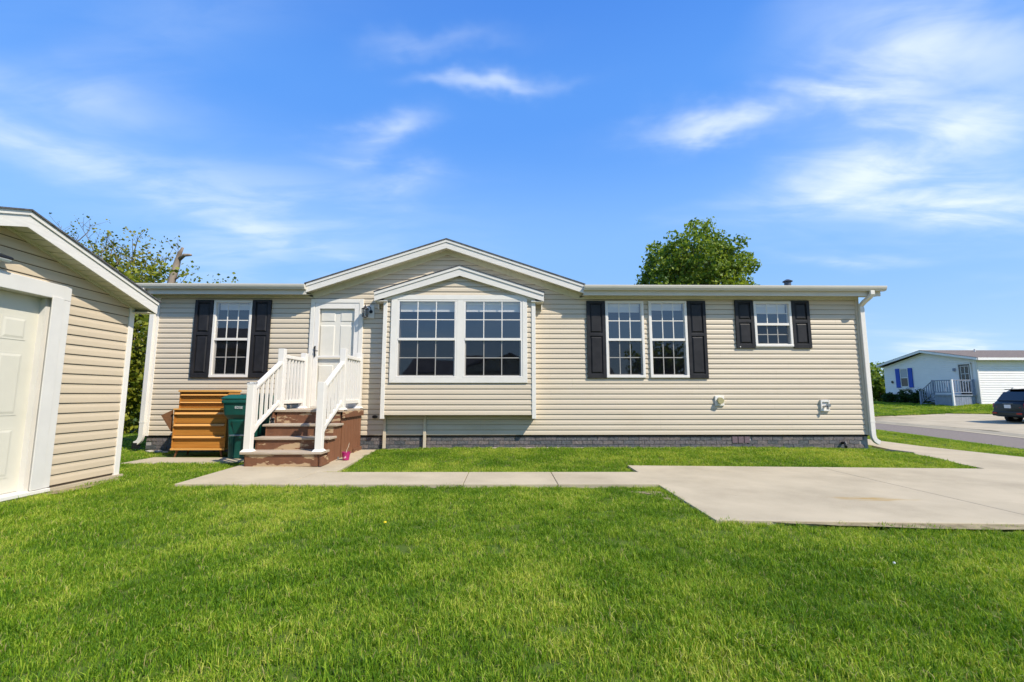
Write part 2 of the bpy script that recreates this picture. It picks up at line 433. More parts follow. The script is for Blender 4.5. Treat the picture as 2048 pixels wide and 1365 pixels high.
# ---------------------------------------------------------------- mesh helpers
class MB:
    def __init__(self):
        self.v, self.f, self.mi, self.cur = [], [], [], 0

    def add(self, vs, fs):
        n = len(self.v)
        self.v += [tuple(p) for p in vs]
        self.f += [tuple(n + i for i in q) for q in fs]
        self.mi += [self.cur] * len(fs)
        return self

    def box(self, x0, x1, y0, y1, z0, z1):
        return self.add([(x0, y0, z0), (x1, y0, z0), (x1, y1, z0), (x0, y1, z0), (x0, y0, z1), (x1, y0, z1), (x1, y1, z1), (x0, y1, z1)],
                        [(0, 3, 2, 1), (4, 5, 6, 7), (0, 1, 5, 4), (1, 2, 6, 5), (2, 3, 7, 6), (3, 0, 4, 7)])

    def hexa(self, p):
        """8 corners: bottom ring then top ring"""
        return self.add(p, [(0, 3, 2, 1), (4, 5, 6, 7), (0, 1, 5, 4), (1, 2, 6, 5), (2, 3, 7, 6), (3, 0, 4, 7)])

    def prism(self, a, b):
        """two matching rings of points, capped"""
        n = len(a)
        return self.add(list(a) + list(b), [tuple(range(n))[::-1], tuple(range(n, 2 * n))] +
                        [(i, (i + 1) % n, n + (i + 1) % n, n + i) for i in range(n)])

    def extx(self, poly, x0, x1):            # poly of (y, z)
        return self.prism([(x0, y, z) for y, z in poly], [(x1, y, z) for y, z in poly])

    def exty(self, poly, y0, y1):            # poly of (x, z)
        return self.prism([(x, y0, z) for x, z in poly], [(x, y1, z) for x, z in poly])

    def extz(self, poly, z0, z1):            # poly of (x, y)
        return self.prism([(x, y, z0) for x, y in poly], [(x, y, z1) for x, y in poly])

    def tube(self, pts, rad, n=8, cap=True):
        pts = [Vector(p) for p in pts]
        rads = rad if isinstance(rad, (list, tuple)) else [rad] * len(pts)
        vs, fs = [], []
        up = Vector((0.13, 0.21, 1)).normalized()
        for i, p in enumerate(pts):
            d = (pts[min(i + 1, len(pts) - 1)] - pts[max(i - 1, 0)]).normalized()
            s = d.cross(up)
            if s.length < 0.1: s = d.cross(Vector((1, 0, 0)))
            s.normalize(); t = s.cross(d)
            for k in range(n):
                a = 2 * math.pi * k / n
                vs.append(p + (s * math.cos(a) + t * math.sin(a)) * rads[i])
        for i in range(len(pts) - 1):
            for k in range(n):
                a, b = i * n + k, i * n + (k + 1) % n
                fs.append((a, b, b + n, a + n))
        if cap:
            fs.append(tuple(range(n))[::-1]); m = (len(pts) - 1) * n; fs.append(tuple(range(m, m + n)))
        return self.add(vs, fs)

    def lathe(self, prof, c, n=20, axis='z'):
        vs, fs = [], []
        for r, h in prof:
            for k in range(n):
                a = 2 * math.pi * k / n
                q = (r * math.cos(a), r * math.sin(a), h)
                if axis == 'y': q = (q[0], q[2], q[1])
                if axis == 'x': q = (q[2], q[0], q[1])
                vs.append((c[0] + q[0], c[1] + q[1], c[2] + q[2]))
        for i in range(len(prof) - 1):
            for k in range(n):
                a, b = i * n + k, i * n + (k + 1) % n
                fs.append((a, b, b + n, a + n))
        fs.append(tuple(range(n))[::-1]); m = (len(prof) - 1) * n; fs.append(tuple(range(m, m + n)))
        return self.add(vs, fs)

    def mesh(self, name, m):
        me = bpy.data.meshes.new(name)
        me.from_pydata(self.v, [], self.f)
        for k in (m if isinstance(m, (list, tuple)) else [m]): me.materials.append(k)
        if isinstance(m, (list, tuple)): me.polygons.foreach_set('material_index', self.mi)
        me.update()
        return me

    def build(self, name, m, parent=None, smooth=False, bevel=0.0, fix=True):
        me = self.mesh(name, m)
        if fix:
            import bmesh
            bm = bmesh.new(); bm.from_mesh(me); bmesh.ops.recalc_face_normals(bm, faces=bm.faces); bm.to_mesh(me); bm.free()
        if smooth: me.shade_smooth()
        o = bpy.data.objects.new(name, me)
        COL.objects.link(o)
        if parent is not None:
            o.parent = parent
            o.matrix_parent_inverse = parent.matrix_world_inv if hasattr(parent, 'matrix_world_inv') else Matrix.Identity(4)
        if bevel:
            b = o.modifiers.new('bevel', 'BEVEL'); b.width = bevel; b.segments = 2; b.limit_method = 'ANGLE'; b.angle_limit = R(40)
        return o


def tag(o, label=None, cat=None, group=None, kind=None):
    if label: o['label'] = label
    if cat: o['category'] = cat
    if group: o['group'] = group
    if kind: o['kind'] = kind
    return o


def empty(name, loc=(0, 0, 0), parent=None):
    """an Empty; children are built in world coordinates, so the inverse of its place is kept in their parent inverse"""
    o = bpy.data.objects.new(name, None)
    o.empty_display_size = 0.2
    COL.objects.link(o)
    if parent is None:
        o.location = loc
    else:
        o.parent = parent
        o.matrix_parent_inverse = Matrix.Translation(parent.location).inverted() if parent.type == 'EMPTY' else Matrix.Identity(4)
        o.location = loc
    return o


def put(o, parent):
    """parent o (built in world coordinates) to parent without moving it"""
    o.parent = parent
    p, m = parent, Matrix.Identity(4)
    chain = []
    while p is not None:
        chain.append(p); p = p.parent
    for q in reversed(chain):
        m = m @ q.matrix_parent_inverse @ q.matrix_basis
    o.matrix_parent_inverse = m.inverted()
    return o


def part(mb, name, m, parent, **k):
    return put(mb.build(name, m, None, **k), parent)


def sub_empty(name, parent, loc):
    o = bpy.data.objects.new(name, None); o.empty_display_size = 0.1
    COL.objects.link(o); o.location = loc
    m = Matrix.Identity(4); p = parent; chain = []
    o.parent = parent
    while p is not None:
        chain.append(p); p = p.parent
    for q in reversed(chain): m = m @ q.matrix_parent_inverse @ q.matrix_basis
    o.matrix_parent_inverse = m.inverted()
    return o


# ---------------------------------------------------------------- siding
LAP = [(0.000, 0.0), (0.000, 0.0135), (0.08, 0.014), (0.50, 0.0110), (0.62, 0.0075), (0.76, 0.0030), (0.925, 0.0018)]   # (height share, depth)


def lap_segment(mb, z0, h, zlo, zhi, lim0, lim1, to_world):
    """one straight run of a siding course between lim0(z) and lim1(z), clipped to zlo..zhi"""
    prof = [(z0 + a * h, d) for a, d in LAP]
    pts = []
    for (za, da), (zb, db) in zip(prof, prof[1:]):
        if zb < zlo - 1e-6 or za > zhi + 1e-6: continue
        ta = 0 if zb == za else max(0, (zlo - za) / (zb - za)); tb = 1 if zb == za else min(1, (zhi - za) / (zb - za))
        if ta > 1 or tb < 0: continue
        for t in (ta, tb):
            q = (za + (zb - za) * t, da + (db - da) * t)
            if not pts or abs(pts[-1][0] - q[0]) + abs(pts[-1][1] - q[1]) > 1e-6: pts.append(q)
    if len(pts) < 2: return
    pts = [(pts[0][0], 0.0)] + pts + [(pts[-1][0], 0.0)]
    A, B = [], []
    for z, d in pts:
        a, b = lim0(z), lim1(z)
        if b < a: a = b = (a + b) / 2
        A.append(to_world(a, d, z)); B.append(to_world(b, d, z))
    n = len(pts)
    fs = [(i, i + 1, n + i + 1, n + i) for i in range(n - 1)] + [tuple(range(n))[::-1], tuple(range(n, 2 * n))]
    mb.add(A + B, fs)


def siding(parent, material, a0, a1, zbot, ztop, h, holes, left, right, to_world, seams=None, name='siding_board'):
    """courses of lap siding; every course between two seams is an object of its own"""
    k = 0
    n = int(math.ceil((ztop - zbot) / h - 1e-6))
    for k in range(n):
        z0 = zbot + k * h
        z1 = min(z0 + h, ztop)
        cuts = sorted(seams(k)) if seams else []
        lo = a0
        for s in cuts + [a1]:
            hi = s
            g = 0.0012 if s != a1 else 0
            mb = MB()
            xs = sorted({lo, hi} | {x for o in holes for x in o[:2] if lo < x < hi})
            for xa, xb in zip(xs, xs[1:]):
                mid = (xa + xb) / 2
                zs = [(z0, z1)]
                for o in holes:
                    if o[0] < mid < o[1]:
                        nz = []
                        for p, q in zs:
                            if o[3] <= p or o[2] >= q: nz.append((p, q)); continue
                            if o[2] > p + 0.004: nz.append((p, o[2]))
                            if o[3] < q - 0.004: nz.append((o[3], q))
                        zs = nz
                if not zs and mb.v:
                    part(mb, name, material, parent, fix=True); mb = MB()
                for p, q in zs:
                    l0 = (lambda z, xa=xa: max(xa, left(z))); l1 = (lambda z, xb=xb: min(xb, right(z)))
                    if l1(p) - l0(p) < 0.004 and l1(q) - l0(q) < 0.004: continue
                    lap_segment(mb, z0, h, p, q, l0, (lambda z, xb=xb, e=(g if xb == hi else 0): min(xb - e, right(z))), to_world)
            if mb.v:
                part(mb, name, material, parent, fix=True)
            lo = hi


def panel_with_holes(mb, x0, x1, z0, z1, y0, y1, holes):
    xs = sorted({x0, x1} | {min(max(x, x0), x1) for o in holes for x in o[:2]})
    zs = sorted({z0, z1} | {min(max(z, z0), z1) for o in holes for z in o[2:]})
    for xa, xb in zip(xs, xs[1:]):
        run = None
        for za, zb in zip(zs, zs[1:]):
            inside = any(o[0] < (xa + xb) / 2 < o[1] and o[2] < (za + zb) / 2 < o[3] for o in holes)
            if not inside: mb.box(xa, xb, y0, y1, za, zb)


# ================================================================= TERRAIN
def sstep(a, b, t):
    t = min(1, max(0, (t - a) / (b - a)))
    return t * t * (3 - 2 * t)


HY = 9.13                                     # plane of the house front


def ground_z(x, y):
    z = 0.0
    r = sstep(6.9, 8.7, y) * (1 - sstep(7.0, 8.0, x))
    z += r * (0.04 + 0.06 * sstep(-3.2, -1.2, x) - 0.035 * sstep(5.0, 7.3, x))
    # falls away to the road on the right
    e = x - (9.9 + 0.25 * (y - 9.0) * (1 if y > 9 else 0))
    z -= 0.30 * sstep(0.3, 3.2, e)
    if y < 8.5 and abs(x) < 12:
        z += 0.02 * mnoise.noise(Vector((x * 0.5, y * 0.5, 3.1))) * sstep(-3, 0, 7.2 - y)
    return z


def axis(lo, hi, fine_lo, fine_hi, step, grow=1.35):
    a = list(np.arange(fine_lo, fine_hi + step / 2, step))
    s = step
    while a[-1] < hi: s *= grow; a.append(min(hi, a[-1] + s))
    s = step
    while a[0] > lo: s *= grow; a.insert(0, max(lo, a[0] - s))
    return a


gx = axis(-900, 900, -9, 15, 0.25); gy = axis(-900, 900, -1, 12, 0.25)
mb = MB()
vs = [(x, y, ground_z(x, y)) for y in gy for x in gx]
nx = len(gx)
mb.add(vs, [(j * nx + i, j * nx + i + 1, (j + 1) * nx + i + 1, (j + 1) * nx + i) for j in range(len(gy) - 1) for i in range(nx - 1)])
lawn = mb.build('lawn', M['soil'], smooth=True, fix=False)
tag(lawn, 'soil and turf ground under the green lawn', 'ground', kind='structure')


def slab_obj(parent, poly, zs, thick=0.09, m=None, name='concrete_slab'):
    """poly of (x,y) with a top height per corner"""
    b = MB().prism([(x, y, z - thick) for (x, y), z in zip(poly, zs)], [(x, y, z) for (x, y), z in zip(poly, zs)])
    return part(b, name, m or M['concrete'], parent, bevel=0.006)


# walkway: slabs with open joints, on a gravel bed
EXCL = []
WZ = 0.045
walk = MB().extz([(-4.3, 5.86), (1.93, 5.76), (1.94, 6.64), (-3.0, 6.78), (-4.1, 7.3)], -0.05, -0.012).build('walkway', M['dirt'])
tag(walk, 'narrow concrete walkway crossing the lawn to the front steps', 'walkway', kind='structure')
ya = lambda x: 5.845 - 0.012 * (x + 4)       # near edge
yb = lambda x: 6.735 - 0.012 * (x + 4)       # far edge
wx = [-4.15, -2.72, -0.525, 0.655, 1.925]
for i in range(4):
    a, b = wx[i] + 0.004, wx[i + 1] - 0.004
    if i == 0: continue
    slab_obj(walk, [(a, ya(a)), (b, ya(b)), (b, yb(b)), (a, yb(a))], [WZ] * 4)
# landing in front of and beside the steps
slab_obj(walk, [(-4.12, 5.87), (-2.728, 5.835), (-2.728, 6.74), (-2.45, 6.80), (-2.52, 9.05), (-4.12, 9.05)], [WZ, WZ, WZ, WZ, 0.085, 0.085], m=M['concrete'])
slab_obj(walk, [(-6.3, 7.62), (-4.20, 7.72), (-4.13, 7.25), (-4.13, 8.95), (-6.3, 8.95)], [0.035] * 5)
EXCL.append([(-4.14, 5.87), (-2.7, 5.835), (1.93, 5.77), (1.94, 6.66), (-2.62, 6.73), (-2.45, 6.80), (-2.50, 9.1), (-6.32, 9.1), (-6.32, 7.63), (-4.3, 7.75), (-4.14, 7.2)])

# driveway
DZ = 0.035
drive = MB().extz([(1.93, 4.1), (30, 3.4), (30, 6.9), (7.2, 7.02), (1.97, 7.4)], -0.06, -0.02).build('driveway', M['dirt'])
tag(drive, 'wide pale concrete driveway on the right of the lawn', 'driveway', kind='structure')
d_near = lambda x: 4.19 - 0.062 * (x - 1.9)
d_far = lambda x: 7.34 - 0.075 * (x - 1.96)
for a, b in ((1.94, 4.845), (4.853, 7.9), (7.908, 11.2)):
    fa, fb = d_far(a), d_far(b)
    slab_obj(drive, [(a if a > 2 else 1.885, d_near(a)), (b, d_near(b)), (b, fb), (a, fa)], [DZ] * 4, thick=0.11, m=M['drive_concrete'])
EXCL.append([(1.885, 4.19), (11.2, 3.6), (11.2, 6.66), (1.95, 7.34)])
side = MB().extz([(7.2, 6.86), (9.6, 6.4), (9.5, 10.5), (8.3, 11.5)], -0.07, -0.03).build('sidewalk', M['dirt'])
tag(side, 'concrete sidewalk running along the road past the house corner', 'sidewalk', kind='structure')
sw = [(7.30, 6.965), (7.62, 8.30), (8.15, 10.2), (8.5, 12.5), (9.5, 16.0), (10.5, 15.8), (9.45, 12.3), (9.10, 10.0), (9.30, 8.6), (9.55, 6.81)]
slab_obj(side, [sw[0], sw[9], sw[8], sw[1]], [DZ - .004] * 4)
slab_obj(side, [(7.623, 8.308), (9.299, 8.608), (9.10, 10.0), (8.15, 10.2)], [DZ - .004] * 4)
slab_obj(side, [(8.152, 10.208), (9.101, 10.008), sw[6], sw[3]], [DZ - .004, DZ - .004, 0, 0])
slab_obj(side, [(8.502, 12.508), (9.452, 12.308), sw[5], sw[4]], [0, 0, 0, 0])
EXCL.append(sw); EXCL.append([(7.1, 6.5), (9.9, 6.4), (9.5, 8.2), (7.5, 7.9)])

# road with rolled concrete kerbs
RZ = -0.275
near_e = [at(2300, 936, Z=RZ), at(2048, 906, Z=RZ), at(1900, 888, Z=RZ), at(1752, 872, Z=RZ)]
far_e = [at(2300, 897, Z=RZ), at(2048, 877.5, Z=RZ), at(1900, 861, Z=RZ), at(1752, 847, Z=RZ)]
for lst in (near_e, far_e):
    lst.insert(0, lst[0] + (lst[0] - lst[1]) * 6); lst.append(lst[-1] + (lst[-1] - lst[-2]) * 6)
mb = MB()
n = len(near_e)
mb.add([(p.x, p.y, RZ) for p in near_e] + [(p.x, p.y, RZ) for p in far_e], [(i, i + 1, n + i + 1, n + i) for i in range(n - 1)])
road = mb.build('road', M['asphalt'], fix=False)
tag(road, 'worn grey brown asphalt road beyond the house', 'road', kind='structure')


def strip(parent, name, line, w0, w1, z0, z1, m, thick=0.12):
    L_, R_ = [], []
    for i, p in enumerate(line):
        d = (line[min(i + 1, len(line) - 1)] - line[max(i - 1, 0)]); d.z = 0; d.normalize()
        nrm = Vector((d.y, -d.x, 0))
        L_.append(p + nrm * w0); R_.append(p + nrm * w1)
    b = MB(); k = len(line)
    ring = [[(q.x, q.y, z0 - thick) for q in L_], [(q.x, q.y, z0) for q in L_], [(q.x, q.y, z1) for q in R_], [(q.x, q.y, z1 - thick) for q in R_]]
    b.add(sum(ring, []), [(r * k + i, r * k + i + 1, ((r + 1) % 4) * k + i + 1, ((r + 1) % 4) * k + i) for r in range(4) for i in range(k - 1)])
    return part(b, name, m, parent)


strip(road, 'kerb', far_e, 0.0, 0.42, RZ + 0.012, RZ - 0.005, M['concrete'])
strip(road, 'kerb', far_e, 0.424, 0.62, RZ + 0.0, RZ + 0.075, M['concrete'])
strip(road, 'kerb', near_e, -0.30, 0.0, RZ + 0.05, RZ + 0.006, M['concrete'])

# neighbour's driveway: a sloping sheet of concrete, and the bank above it
B1, B2, B3, B4 = at(1690, 836, Y=25.4), at(1897, 827.6, Y=26.3), at(1991, 828.8, Y=24.6), at(2250, 835, Y=21.5)
kf = [Vector((p.x, p.y, RZ + 0.07)) + Vector((0.6, 0.1, 0)) for p in far_e[1:6]]
mb = MB()
far_row = [B4 + (B4 - B3) * .5, B4, B3, B2, B1]
near_row = [kf[0], kf[1], kf[2], kf[3], kf[3] + (kf[4] - kf[3]) * .05]
near_row = [at(2420, 893, Z=-.262), at(2060, 873.5, Z=-.262), at(1990, 862, Z=-.262), at(1860, 851, Z=-.262), at(1690, 840, Z=-.262)]
rows = []
for t in (0, .25, .5, .7, .85, 1):
    rows.append([Vector((a.x + (b.x - a.x) * t, a.y + (b.y - a.y) * t, a.z + (b.z - a.z) * t ** 3)) for a, b in zip(near_row, far_row)])
k = 5
mb.add([tuple(p) for r_ in rows for p in r_], [(j * k + i, j * k + i + 1, (j + 1) * k + i + 1, (j + 1) * k + i) for j in range(5) for i in range(k - 1)])
nd = mb.build('neighbour_driveway', M['concrete'], smooth=True, fix=False)
tag(nd, 'pale concrete driveway across the road under the dark car', 'driveway', kind='structure')

NX = 30.4                                            # gable wall of the white house across the road
bank_hi = [Vector((75, 27.6, .30)), Vector((45, 28.3, .34)), Vector((NX + .2, 28.6, .50)), Vector((NX - .1, 30.5, .52)), Vector((NX - .1, 36.2, .54)), Vector((27, 44, .5))]
bank_lo = [Vector((75, 16, .0)), B4 + (B4 - B3) * .5, B3, B2, B1, Vector((B1.x - 1.5, B1.y + 9, -.1))]
mb = MB(); rows = []
for t in (0, .2, .4, .6, .8, 1.0):
    s_ = sstep(0, 1, t)
    rows.append([Vector((a.x + (b.x - a.x) * t, a.y + (b.y - a.y) * t, a.z + (b.z - a.z) * (0.3 * t + .7 * s_) + (.02 if t == 0 else 0))) for a, b in zip(bank_lo, bank_hi)])
rows.append([Vector((p.x + (14 if i < 5 else 2), p.y + 22, p.z)) for i, p in enumerate(bank_hi)])
k = 6
mb.add([tuple(p) for r_ in rows for p in r_], [(j * k + i, j * k + i + 1, (j + 1) * k + i + 1, (j + 1) * k + i) for j in range(len(rows) - 1) for i in range(k - 1)])
bank = mb.build('grass_bank', M['soil'], smooth=True, fix=False)
tag(bank, 'green grass bank in front of the white house', 'ground', kind='structure')
BANK_ROWS = rows

# ================================================================= THE HOUSE
house = empty('manufactured_house', (0.1, HY, 0.1))
tag(house, 'long beige vinyl sided manufactured house with dark shutters and front gable', 'house')
HX0, HX1, ZB, CH = -7.06, 7.29, 0.356, 0.1016
ZT = ZB + 27 * CH                                   # top of the regular courses, 3.10
GAX, GAZ, GSL = -1.20, 4.04, 0.333                  # front gable: apex and slope at the wall
gl = lambda z: HX0 if z < 3.12 else GAX - (GAZ - z) / GSL
gr = lambda z: HX1 if z < 3.12 else GAX + (GAZ - z) / GSL

# openings (x0, x1, z0, z1)
WIN = {'left': (-5.895, -5.125, 1.49, 3.048), 'mid1': (2.04, 2.828, 1.487, 3.06), 'mid2': (2.93, 3.715, 1.487, 3.062), 'right': (5.10, 5.88, 2.12, 3.058)}
DOOR = (-3.95, -2.885, 0.86, 3.084)
BAY = (-2.41, 0.585, 0.72, 3.30)
holes_w = [tuple((a + .02, b - .02, c + .02, d - .02)) for a, b, c, d in WIN.values()]
BWIN = [(-2.148, -0.962, 1.470, 3.024), (-0.838, 0.338, 1.470, 3.024)]
holes_b = [(BWIN[0][0] + .01, BWIN[0][1] - .01, 1.49, 3.01), (BWIN[1][0] + .01, BWIN[1][1] - .01, 1.49, 3.01)]

mb = MB()
panel_with_holes(mb, HX0, HX1, 0.33, 3.17, HY + .002, HY + .10, holes_w + holes_b + [(DOOR[0] + .05, DOOR[1] - .05, .86, 3.04)])
mb.exty([(GAX - 2.62, 3.172), (GAX + 2.62, 3.172), (GAX, GAZ + .003)], HY + .002, HY + .10)
mb.box(HX0, HX0 + .1, HY + .1, 17.3, .33, 3.17)
mb.box(HX1 - .1, HX1, HY + .1, 17.3, .33, 3.17)
mb.box(HX0, HX1, 17.3, 17.4, .33, 3.17)
part(mb, 'wall', M['wallback'], house)
# the rooms behind the panes
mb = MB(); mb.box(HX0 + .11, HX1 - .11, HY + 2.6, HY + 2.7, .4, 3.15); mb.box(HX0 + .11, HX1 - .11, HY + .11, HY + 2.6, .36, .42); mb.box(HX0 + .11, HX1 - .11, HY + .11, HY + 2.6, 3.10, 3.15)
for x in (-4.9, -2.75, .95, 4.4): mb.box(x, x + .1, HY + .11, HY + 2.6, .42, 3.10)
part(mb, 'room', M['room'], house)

rnd = random.Random(11)
SEAMS = {}


def seams(k):
    j = (k + 1) // 2
    if j not in SEAMS:
        base = rnd.choice([0.9, 1.35, 2.2, 3.1])
        SEAMS[j] = [x for x in (base - 7.32 + rnd.uniform(-.3, .3), base - 3.66 + rnd.uniform(-.4, .4), base, base + 2.9 + rnd.uniform(-.4, .4), base + 4.6) if -6.6 < x < 6.9]
    return SEAMS[j]


holes_s = [(a - .002, b + .002, c - .002, d + .002) for a, b, c, d in WIN.values()] + [DOOR, (BAY[0] + .02, BAY[1] - .02, BAY[2] + .06, 3.30)]
siding(house, M['siding'], HX0, HX1, ZB, GAZ - .01, CH, holes_s, gl, gr, lambda a, d, z: (a, HY - d, z), seams)

# side wall towards the road: plain courses
siding(house, M['siding'], HY, 17.38, ZB, 3.15, CH, [], lambda z: -99, lambda z: 99, lambda a, d, z: (HX1 + d, a, z), None)

# corner trims
for x0, x1 in ((HX0 - .022, HX0 + .07), (HX1 - .055, HX1 + .022)):
    b = MB(); b.box(x0, x1, HY - .024, HY + .06, ZB - .01, 3.10)
    part(b, 'corner_trim', M['siding'] if x0 > 0 else M['white'], house, bevel=.004)

# frieze and soffit, fascia, gutters along the eaves (both sides of the gable)
GL, GR = GAX - 2.765, GAX + 2.765
for a, b_ in ((HX0 - .05, GL + .05), (GR - .05, HX1 + .02)):
    b = MB(); b.box(a, b_, HY - .03, HY - .001, 3.098, 3.168); part(b, 'frieze_board', M['soffit'], house, bevel=.004)
for a, b_ in ((HX0 - .26, GL), (GR, HX1 + .30)):
    b = MB(); b.hexa([(a, 8.90, 3.135), (b_, 8.90, 3.135), (b_, HY + .05, 3.168), (a, HY + .05, 3.168), (a, 8.90, 3.155), (b_, 8.90, 3.155), (b_, HY + .05, 3.188), (a, HY + .05, 3.188)])
    part(b, 'soffit', M['perforated'], house)
    b = MB(); b.box(a, b_, 8.876, 8.899, 3.128, 3.29); part(b, 'fascia_board', M['gutter'], house)
    g = MB()
    prof = [(8.874, 3.315), (8.874, 3.222), (8.80, 3.222), (8.795, 3.235), (8.775, 3.262), (8.765, 3.295), (8.765, 3.318), (8.772, 3.318), (8.775, 3.30), (8.782, 3.268), (8.802, 3.242), (8.806, 3.232), (8.866, 3.232), (8.866, 3.315)]
    g.extx(prof, a - (.05 if a < 0 and a < -5 else 0) + .002, b_ + (.06 if b_ > 5 else 0) - .002)
    gut = part(g, 'gutter', M['gutter'], house)
    for xe in ((a if a < -5 else a + .004), (b_ + .05 if b_ > 5 else b_ - .012)):
        e = MB(); e.extx([(8.873, 3.313), (8.873, 3.223), (8.801, 3.223), (8.777, 3.262), (8.767, 3.295), (8.767, 3.316)], xe, xe + .006)
        part(e, 'end_cap', M['gutter'], gut)

# main roof and gable roof
RS = 0.205
b = MB()
yr = 13.3; zr = 3.30 + (yr - 8.85) * RS
for xa, xb, ye_ in ((HX0 - .27, GL - .01, 8.85), (GL - .01, GR + .01, 9.28), (GR + .01, HX1 + .31, 8.85)):
    ze_ = 3.285 + (ye_ - 8.85) * RS
    b.extx([(ye_, ze_), (ye_, ze_ + .033), (yr, zr + .033), (17.75, 3.318), (17.75, 3.285), (yr, zr)], xa, xb)
roof = part(b, 'roof', M['shingle'], house)
b = MB()
for s in (-1, 1):
    e = 2.80
    za = 4.262; ze = za - e * GSL
    b.exty([(GAX, za), (GAX + s * e, ze), (GAX + s * e, ze + .028), (GAX, za + .028)][::s], 8.845, yr)
part(b, 'gable_roof', M['shingle'], house)
# gable fascia: two white boards a side (drip edge above, wide board below), then soffit and frieze
for s in (-1, 1):
    e = 2.765
    za = 4.258; ze = za - e * GSL
    b = MB(); b.exty([(GAX, za - .048), (GAX + s * e, ze - .048), (GAX + s * e, ze - .168), (GAX, za - .168)][::s], 8.866, 8.892)
    part(b, 'rake_fascia', M['fascia'], house)
    b = MB(); b.exty([(GAX, za + .002), (GAX + s * e, ze + .002), (GAX + s * e, ze - .046), (GAX, za - .046)][::s], 8.852, 8.892)
    part(b, 'rake_trim', M['fascia'], house)
    b = MB()
    t = .012
    q = lambda y, dz: [(GAX, y, za + dz), (GAX + s * (e + .01), y, ze + dz)]
    lo_f, hi_f, lo_b, hi_b = q(8.89, -.168), q(8.89, -.150), q(HY + .05, -.125), q(HY + .05, -.107)
    b.hexa([lo_f[0], lo_f[1], lo_b[1], lo_b[0], hi_f[0], hi_f[1], hi_b[1], hi_b[0]])
    part(b, 'soffit', M['perforated'], house)
    b = MB(); ww = GAZ + .085
    e2 = (ww - 3.168) / GSL
    b.exty([(GAX, ww), (GAX + s * e2, 3.168), (GAX + s * (e2 - .20), 3.1), (GAX, GAZ - .012)][::s], HY - .03, HY - .001)
    part(b, 'frieze_board', M['soffit'], house, bevel=.003)

# skirting of faux brick
skirt = sub_empty('skirting', house, (0, HY + .03, 0))
b = MB(); b.box(HX0 + .01, HX1 - .01, HY + .03, HY + .06, -.1, .34)
b.box(HX0 + .01, HX0 + .05, HY + .06, 17.3, -.1, .34); b.box(HX1 - .05, HX1 - .01, HY + .06, 17.3, -.1, .34)
part(b, 'mortar', M['mortar'], skirt)
BV = []
for i in range(10):
    q = MB(); w = .198; j = [rnd.uniform(0, .006) for _ in range(8)]
    q.hexa([(0, 0 + .001, 0), (w, .001, 0), (w, .03, 0), (0, .03, 0), (0, .001, .067), (w, .001, .067), (w, .03, .067), (0, .03, .067)])
    q.v = [(x + (j[n] - .003 if 0 else 0), y + (-j[n] if y < .01 else 0), z + (j[n] - .003) * .5) for n, (x, y, z) in enumerate(q.v)]
    BV.append(q.mesh('brick', M['skirt_brick'][i % 5]))
nb = 0
for row, zz in enumerate((.247, .171, .095, .019)):
    x = HX0 + .02 - (.1 if row % 2 else 0)
    while x < HX1 - .02:
        if not (x > HX1 - .21) and x > HX0 and not (4.33 < x + .0 < 4.89 and row == 0):
            if row < 2 or x < -2.3 or x > 5.2 or row == 2:
                o = bpy.data.objects.new('brick', BV[rnd.randrange(10)]); COL.objects.link(o)
                o.location = (x, HY + .016, zz); put(o, skirt); nb += 1
        x += .2065
b = MB(); b.box(HX0 - .01, HX1 - .02, HY + .002, HY + .045, .318, .345); part(b, 'gap_shade_strip', M['black'], skirt)  # black strip painted in for the shaded gap under the siding
for i in range(3):
    vx = 4.53 + i * .123; hole = sub = None
    b = MB(); b.box(vx, vx + .108, HY + .004, HY + .03, .19, .318)
    v = part(b, 'skirting_vent', mat('vent_mauve', (0.16, 0.11, 0.12), .6, var=.15, vscale=30) if i == 0 else bpy.data.materials['vent_mauve'], skirt, bevel=.004)
# loose edging board along the foot of the wall
b = MB(); b.tube([(-2.3, HY - .03, .075), (0, HY - .05, .10), (2.5, HY - .04, .098), (4.6, HY - .07, .085), (6.4, HY - .05, .05), (7.2, HY - .03, .03)], .022, 6)
part(b, 'edging_board', M['plank'], house)


